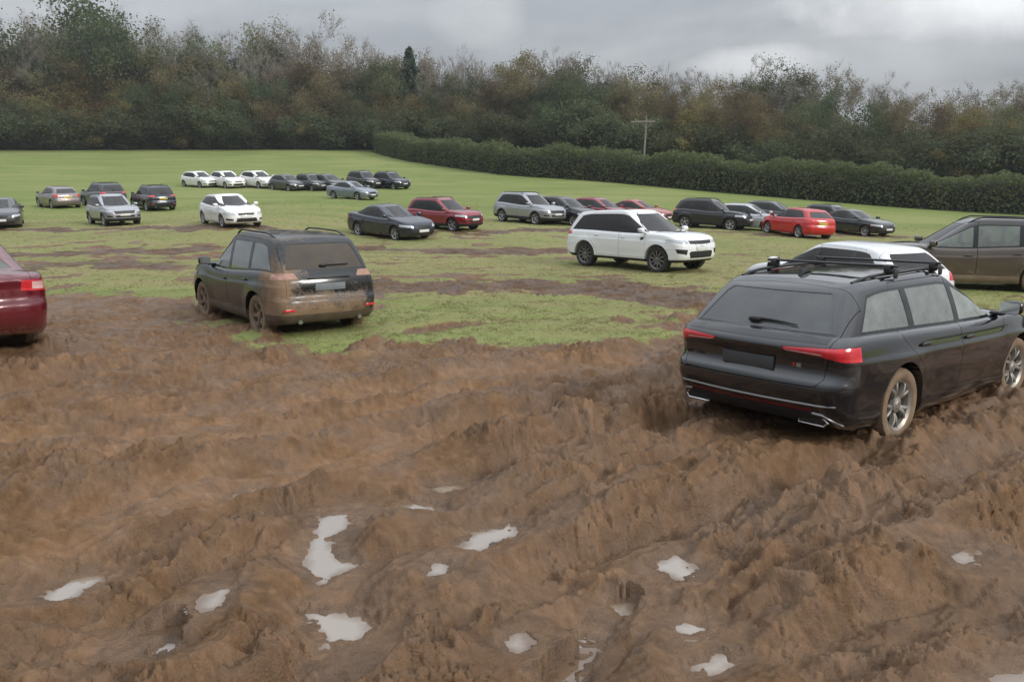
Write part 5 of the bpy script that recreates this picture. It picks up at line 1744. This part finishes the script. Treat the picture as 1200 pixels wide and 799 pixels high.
def build_cars():
    B = car_mats()
    def mats(pt, **kw):
        m = dict(B); m['paint'] = pt; m['handle'] = pt; m['mirror'] = pt; m.update(kw); return m
    def near(kind, name, label, pt, x, y, phi, z=None, s=1.0, opt=None, **kw):
        r = empty(name); tag(r, label, 'car', 'cars parked in the muddy field')
        o = dict(OPTS[kind]); o.update(opt or {})
        make_car(kind, r, mats(pt, **kw), o)
        stand(r, x, y, phi, z, s)
        return r
    low = [[(0, 0, -4.5, 1.05)]]
    near('estate', 'estate_car', 'glossy black estate car with roof bars, its muddy wheels sunk in churned mud',
         paint('black', (.0085, .0095, .012), [[(0, 0, -7, 1.5)]], .10, .0, dust=.0, film=.015, coat=1.0), 3.98, 8.52, 51.0, -.335, 1.03,
         clad=B['clad'], tyre=B['tyre_mud'], rim=B['rim_dark'], handle=B['gloss'], mirror=B['gloss'], rear_glass=glass('sky_grey_rear_glass', (.25, .29, .28), 1.6, .6, (.21, .225, .225)), privacy=glass('veiled_tinted_glass', (.35, .40, .385), 2.0, .8, (.34, .37, .355)), glass=glass('veiled_window_glass', (.50, .57, .54), 1.8, .8, (.45, .49, .47)),  # rear pane's grey veil paints reflected sky; side panes get a pale diffuse veil
         opt=dict(steer=-.05))
    mudm = [[(-4, 0, 0, -5.6), (0, 5, 0, -2.0), (0, 0, -4, 5.4)], [(-4, 0, 0, -6.6), (0, 0, -5, 4.1), (0, 2.2, 0, 1.7)], [(0, 0, -6, 2.3)], [(0, 0, 5, -8.15)]]
    near('suv_mid', 'off_road_car', 'dark grey off-road car caked in mud at its rear corner, standing on the torn turf',
         paint('muddy_grey', (.009, .0115, .012), mudm, .2, .0, dust=.0, film=.03, coat=.35), -4.31, 14.34, -38.9, -.28,
         clad=simple('muddy_plastic', (.10, .072, .048), .85, bump=.5, vary=.6, scale=5), tyre=B['tyre_mud'], rim=B['rim_mud'], plate_old=simple('grimy_pale_plate', (.17, .19, .20), .6, vary=.3),
         rear_glass=glass('muddy_rear_glass', (.18, .20, .19), 1.2, .55), glass=glass('pale_window_glass', (.45, .52, .52), 2.4, .4, (.36, .42, .42)), privacy=glass('pale_tinted_glass', (.40, .46, .47), 2.4, .4, (.34, .40, .41)))  # side panes' pale diffuse colour stands in for their bluish-white reflection
    near('suv_big', 'luxury_off_roader', 'large clean white off-roader with black lower grille standing on the grass',
         paint('white', (.78, .79, .80), [[(0, 0, -6, 2.0)]], .25, dust=.03, film=.1), 3.92, 24.59, 138.9, None, .985,
         rim=simple('dark_alloy', (.17, .165, .16), .4, .6), privacy=glass('dark_tinted_glass', (.05, .055, .055), 1.1, .06), glass=glass('mid_tinted_glass', (.10, .115, .11), 1.1, .06))
    near('saloon', 'saloon_car', 'dark red saloon with clear tail light, half out of the picture beside the mud',
         paint('dark_red', (.115, .006, .014), [[(0, 0, -6, 1.9)]], .2, .1, dust=.06, film=.2), -8.2, 11.35, -42, -.08,
         tyre=B['tyre_mud'], rim=B['rim_mud'])
    near('hatch', 'hatchback_car', 'white hatchback seen over the roof bars of the black estate car',
         paint('white_clean', (.74, .75, .76), [[(0, 0, -6, 1.6)]], .25, dust=.03, film=.1), 6.62, 15.9, -24, -.31, 1.0,
         glass=glass('dark_window_glass', (.08, .09, .09), 1.1, .06), privacy=glass('black_tinted_glass', (.03, .032, .032), 1.0, .05), rear_glass=glass('black_rear_glass', (.02, .02, .022), .8, .05))
    near('suv_mid', 'family_car', 'dull brown family off-roader splashed with mud along its doors, cut by the picture edge',
         paint('muddy_brown', (.060, .057, .053), [[(0, 0, -1.6, .7)], [(0, 0, -7, 3.0)]], .35, .3, dust=.4, film=.6), 11.1, 19.3, -72, -.17, 1.03,
         clad=simple('tan_mud_plastic', (.22, .16, .11), .85, bump=.5, vary=.4, scale=5), tyre=B['tyre_mud'], rim=B['rim_mud'],
         glass=glass('clear_glass', (.72, .78, .75), 1.6, .45, (.50, .54, .52)), privacy=glass('clear_glass_rear', (.68, .74, .72), 1.6, .45, (.48, .52, .50)), opt=dict(rear_plate=None))
    # ---- one clean car of each kind for the farther rows; the first use moves it, the rest are copies
    proto = {}
    for k in ('hatch', 'saloon', 'suv_mid'):
        r = empty({'hatch': 'hatchback_car', 'saloon': 'saloon_car', 'suv_mid': 'off_road_car'}[k])
        o = dict(OPTS[k])
        if k == 'suv_mid': o['rear_plate'] = (.86, 'plate_y')
        if k == 'saloon': o['rear_plate'] = (.80, 'plate_y')
        make_car(k, r, mats(paint('plain_' + k, (.1, .1, .1), dust=.05), lampmud=B['red']), o)
        proto[k] = r
    global KIDS
    KIDS = {}
    for o in COL.objects:
        if o.parent: KIDS.setdefault(o.parent.name, []).append(o)
    trees = {k: walk(r) for k, r in proto.items()}
    used = set()
    P = {
     'silver': paint('silver', (.34, .35, .37), [[(0, 0, -6, 1.6)]], .3, .55, dust=.05, film=.15),
     'pale_silver': paint('pale_silver', (.50, .52, .54), [], .3, .5, dust=.05, film=.12),
     'grey': paint('grey', (.060, .063, .068), [[(0, 0, -6, 1.6)]], .28, .4, dust=.08, film=.2),
     'rose': paint('rose_silver', (.22, .185, .185), [[(0, 0, -6, 1.8)]], .32, .4, dust=.1, film=.25),
     'blue_silver': paint('blue_silver', (.24, .27, .32), [], .28, .5, dust=.05, film=.1),
     'black2': paint('far_black', (.012, .013, .016), [[(0, 0, -6, 1.6)]], .2, dust=.08, film=.2),
     'navy': paint('navy', (.012, .018, .032), [[(0, 0, -6, 1.6)]], .22, .2, dust=.06, film=.15),
     'white2': paint('far_white', (.78, .78, .76), [[(0, 0, -6, 1.5)]], .28, dust=.02, film=.08),
     'red': paint('bright_red', (.50, .012, .014), [], .22, dust=.03, film=.08),
     'crimson': paint('crimson', (.24, .010, .022), [[(0, 0, -6, 1.5)]], .22, .1, dust=.05, film=.12),
     'orange': paint('rust_red', (.34, .035, .018), [], .25, dust=.05, film=.12)}
    # kind, colour, photo column of the middle, photo row of the wheels, px per metre, heading, scale, label
    G1, G2 = 'cars parked in the muddy field', None
    FAR = [
     ('saloon', 'grey', 4, 262, 23, 150, 1.0, 'dark grey saloon facing us beside the far track, cut by the picture edge'),
     ('hatch', 'rose', 69, 243, 17, -47, 1.0, 'pinkish silver hatchback seen from behind with a yellow number plate'),
     ('suv_mid', 'grey', 122, 239, 16.6, -47, .98, 'grey off-road car seen from behind, partly covered by the silver crossover'),
     ('suv_mid', 'silver', 134, 262, 22.5, 138, .93, 'silver crossover with black grille facing us in front of the grey off-road car'),
     ('suv_mid', 'navy', 180, 245, 17.6, -42, .97, 'blackish blue off-road car seen from behind beside the silver crossover'),
     ('hatch', 'white2', 235, 222, 12.3, 126, 1.0, 'leftmost of the three far white cars, seen mostly from the side'),
     ('hatch', 'white2', 267, 222, 12.4, 134, 1.04, 'middle one of the three far white cars, nose towards us'),
     ('hatch', 'white2', 304, 222.5, 12.4, 130, 1.06, 'far white car parked next to the row of grey cars'),
     ('hatch', 'grey', 338, 223, 12.9, 130, .95, 'small grey hatchback next to the far white cars'),
     ('suv_mid', 'grey', 366, 223, 12.9, 134, .86, 'dark grey car second in the far row after the white ones'),
     ('hatch', 'black2', 386, 223, 12.9, 132, .98, 'blackish car half hidden behind the blue silver saloon'),
     ('saloon', 'blue_silver', 413, 233, 15.2, 124, .95, 'blue silver saloon with pale bonnet in front of the far dark row'),
     ('suv_mid', 'black2', 428, 224, 12.5, 134, .92, 'black off-road car behind the blue silver saloon'),
     ('suv_mid', 'navy', 459, 224, 12.6, 132, .9, 'dark blue crossover last in the far row'),
     ('hatch', 'white2', 271, 261, 24.6, 141, 1.0, 'white hatchback facing us alone on the grass above the muddy off-road car'),
     ('saloon', 'navy', 458, 281, 25.5, 134, 1.03, 'dark blue saloon facing us beside the brown wheel tracks'),
     ('suv_mid', 'crimson', 521, 263, 23.2, 128, .93, 'crimson crossover facing us behind the dark blue saloon'),
     ('suv_mid', 'silver', 620, 262, 20.8, 137, 1.0, 'silver grey off-road car with black grille at the front of its row'),
     ('hatch', 'black2', 662, 262, 20.5, 134, 1.04, 'black hatchback between the silver grey off-road car and the white off-roader'),
     ('hatch', 'crimson', 703, 259, 19.3, 131, 1.0, 'crimson hatchback showing only its roof above the white off-roader'),
     ('saloon', 'orange', 746, 261, 19.0, 128, .95, 'rusty red car whose roof just shows behind the white off-roader'),
     ('suv_mid', 'black2', 834, 266, 20.6, 124, .98, 'black off-road car at the head of the row below the hedge'),
     ('hatch', 'pale_silver', 877, 267, 20.6, 126, 1.0, 'pale silver hatchback next to the black off-road car below the hedge'),
     ('hatch', 'grey', 906, 264, 18.6, 126, 1.0, 'grey hatchback hidden behind the bright red car'),
     ('hatch', 'red', 932, 273, 22.4, -16, 1.02, 'bright red hatchback showing its tail and yellow number plate'),
     ('suv_mid', 'grey', 976, 270, 19.2, 146, .88, 'grey car squeezed behind the bright red hatchback and the black saloon'),
     ('saloon', 'black2', 999, 274, 20.4, 150, .98, 'black saloon last in the row, standing after the bright red hatchback'),
    ]
    for kind, colr, u, v, sc, phi, s, label in FAR:
        zc = FPX/sc; x = (u - CX)/FPX*zc; y = zc
        for _ in range(4): y = (zc + (float(land(x, y)) - CAMZ)*math.sin(PITCH))/math.cos(PITCH)
        if kind in used: r = copy_tree(proto[kind], trees[kind], P[colr])
        else:
            used.add(kind); r = proto[kind]
            for o in trees[kind]:
                for sl in o.material_slots:
                    if sl.material and sl.material.name.startswith('paint_'): sl.link = 'OBJECT'; sl.material = P[colr]
        tag(r, label, 'car', 'cars parked in the muddy field')
        stand(r, x, y, phi, None, s, -.04)
        uu, vv = project(x, y, float(land(x, y)))
        if abs(vv - v) > 4: print('CARROW', label[:30], 'row', round(vv, 1), 'wanted', v)

# ---------------------------------------------------------------- build everything
build_world(); build_sun(); build_camera()
build_cars()
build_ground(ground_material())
build_puddles(water_material('puddle_water', (.30, .25, .20)), water_material('brown_water', (.16, .10, .055), .05))
build_grass([blade_mat('grass_blade', (.235, .250, .100)), blade_mat('grass_blade_dry', (.33, .275, .155)), blade_mat('grass_blade_dark', (.185, .198, .078))])
TM = tree_mats(); build_woods(TM); build_hedge(TM); build_pole(TM)
def build_haze():
    m, t = new_mat('damp_air')
    v = t.n('ShaderNodeVolumePrincipled'); v.inputs['Density'].default_value = .00036; v.inputs['Color'].default_value = (.86, .90, .95, 1); v.inputs['Anisotropy'].default_value = .2
    o = t.n('ShaderNodeOutputMaterial'); t.l(v.outputs[0], o.inputs['Volume'])
    me = mesh_from('haze', *box(-420, 420, -60, 420, -4, 60), [m], smooth=False)
    tag(link('haze', me), 'thin damp air over the whole field', 'haze', kind='stuff')
build_haze()
for me in [m for m in bpy.data.meshes if m.users == 0]: bpy.data.meshes.remove(me)
bpy.data.scenes.remove(WORK)
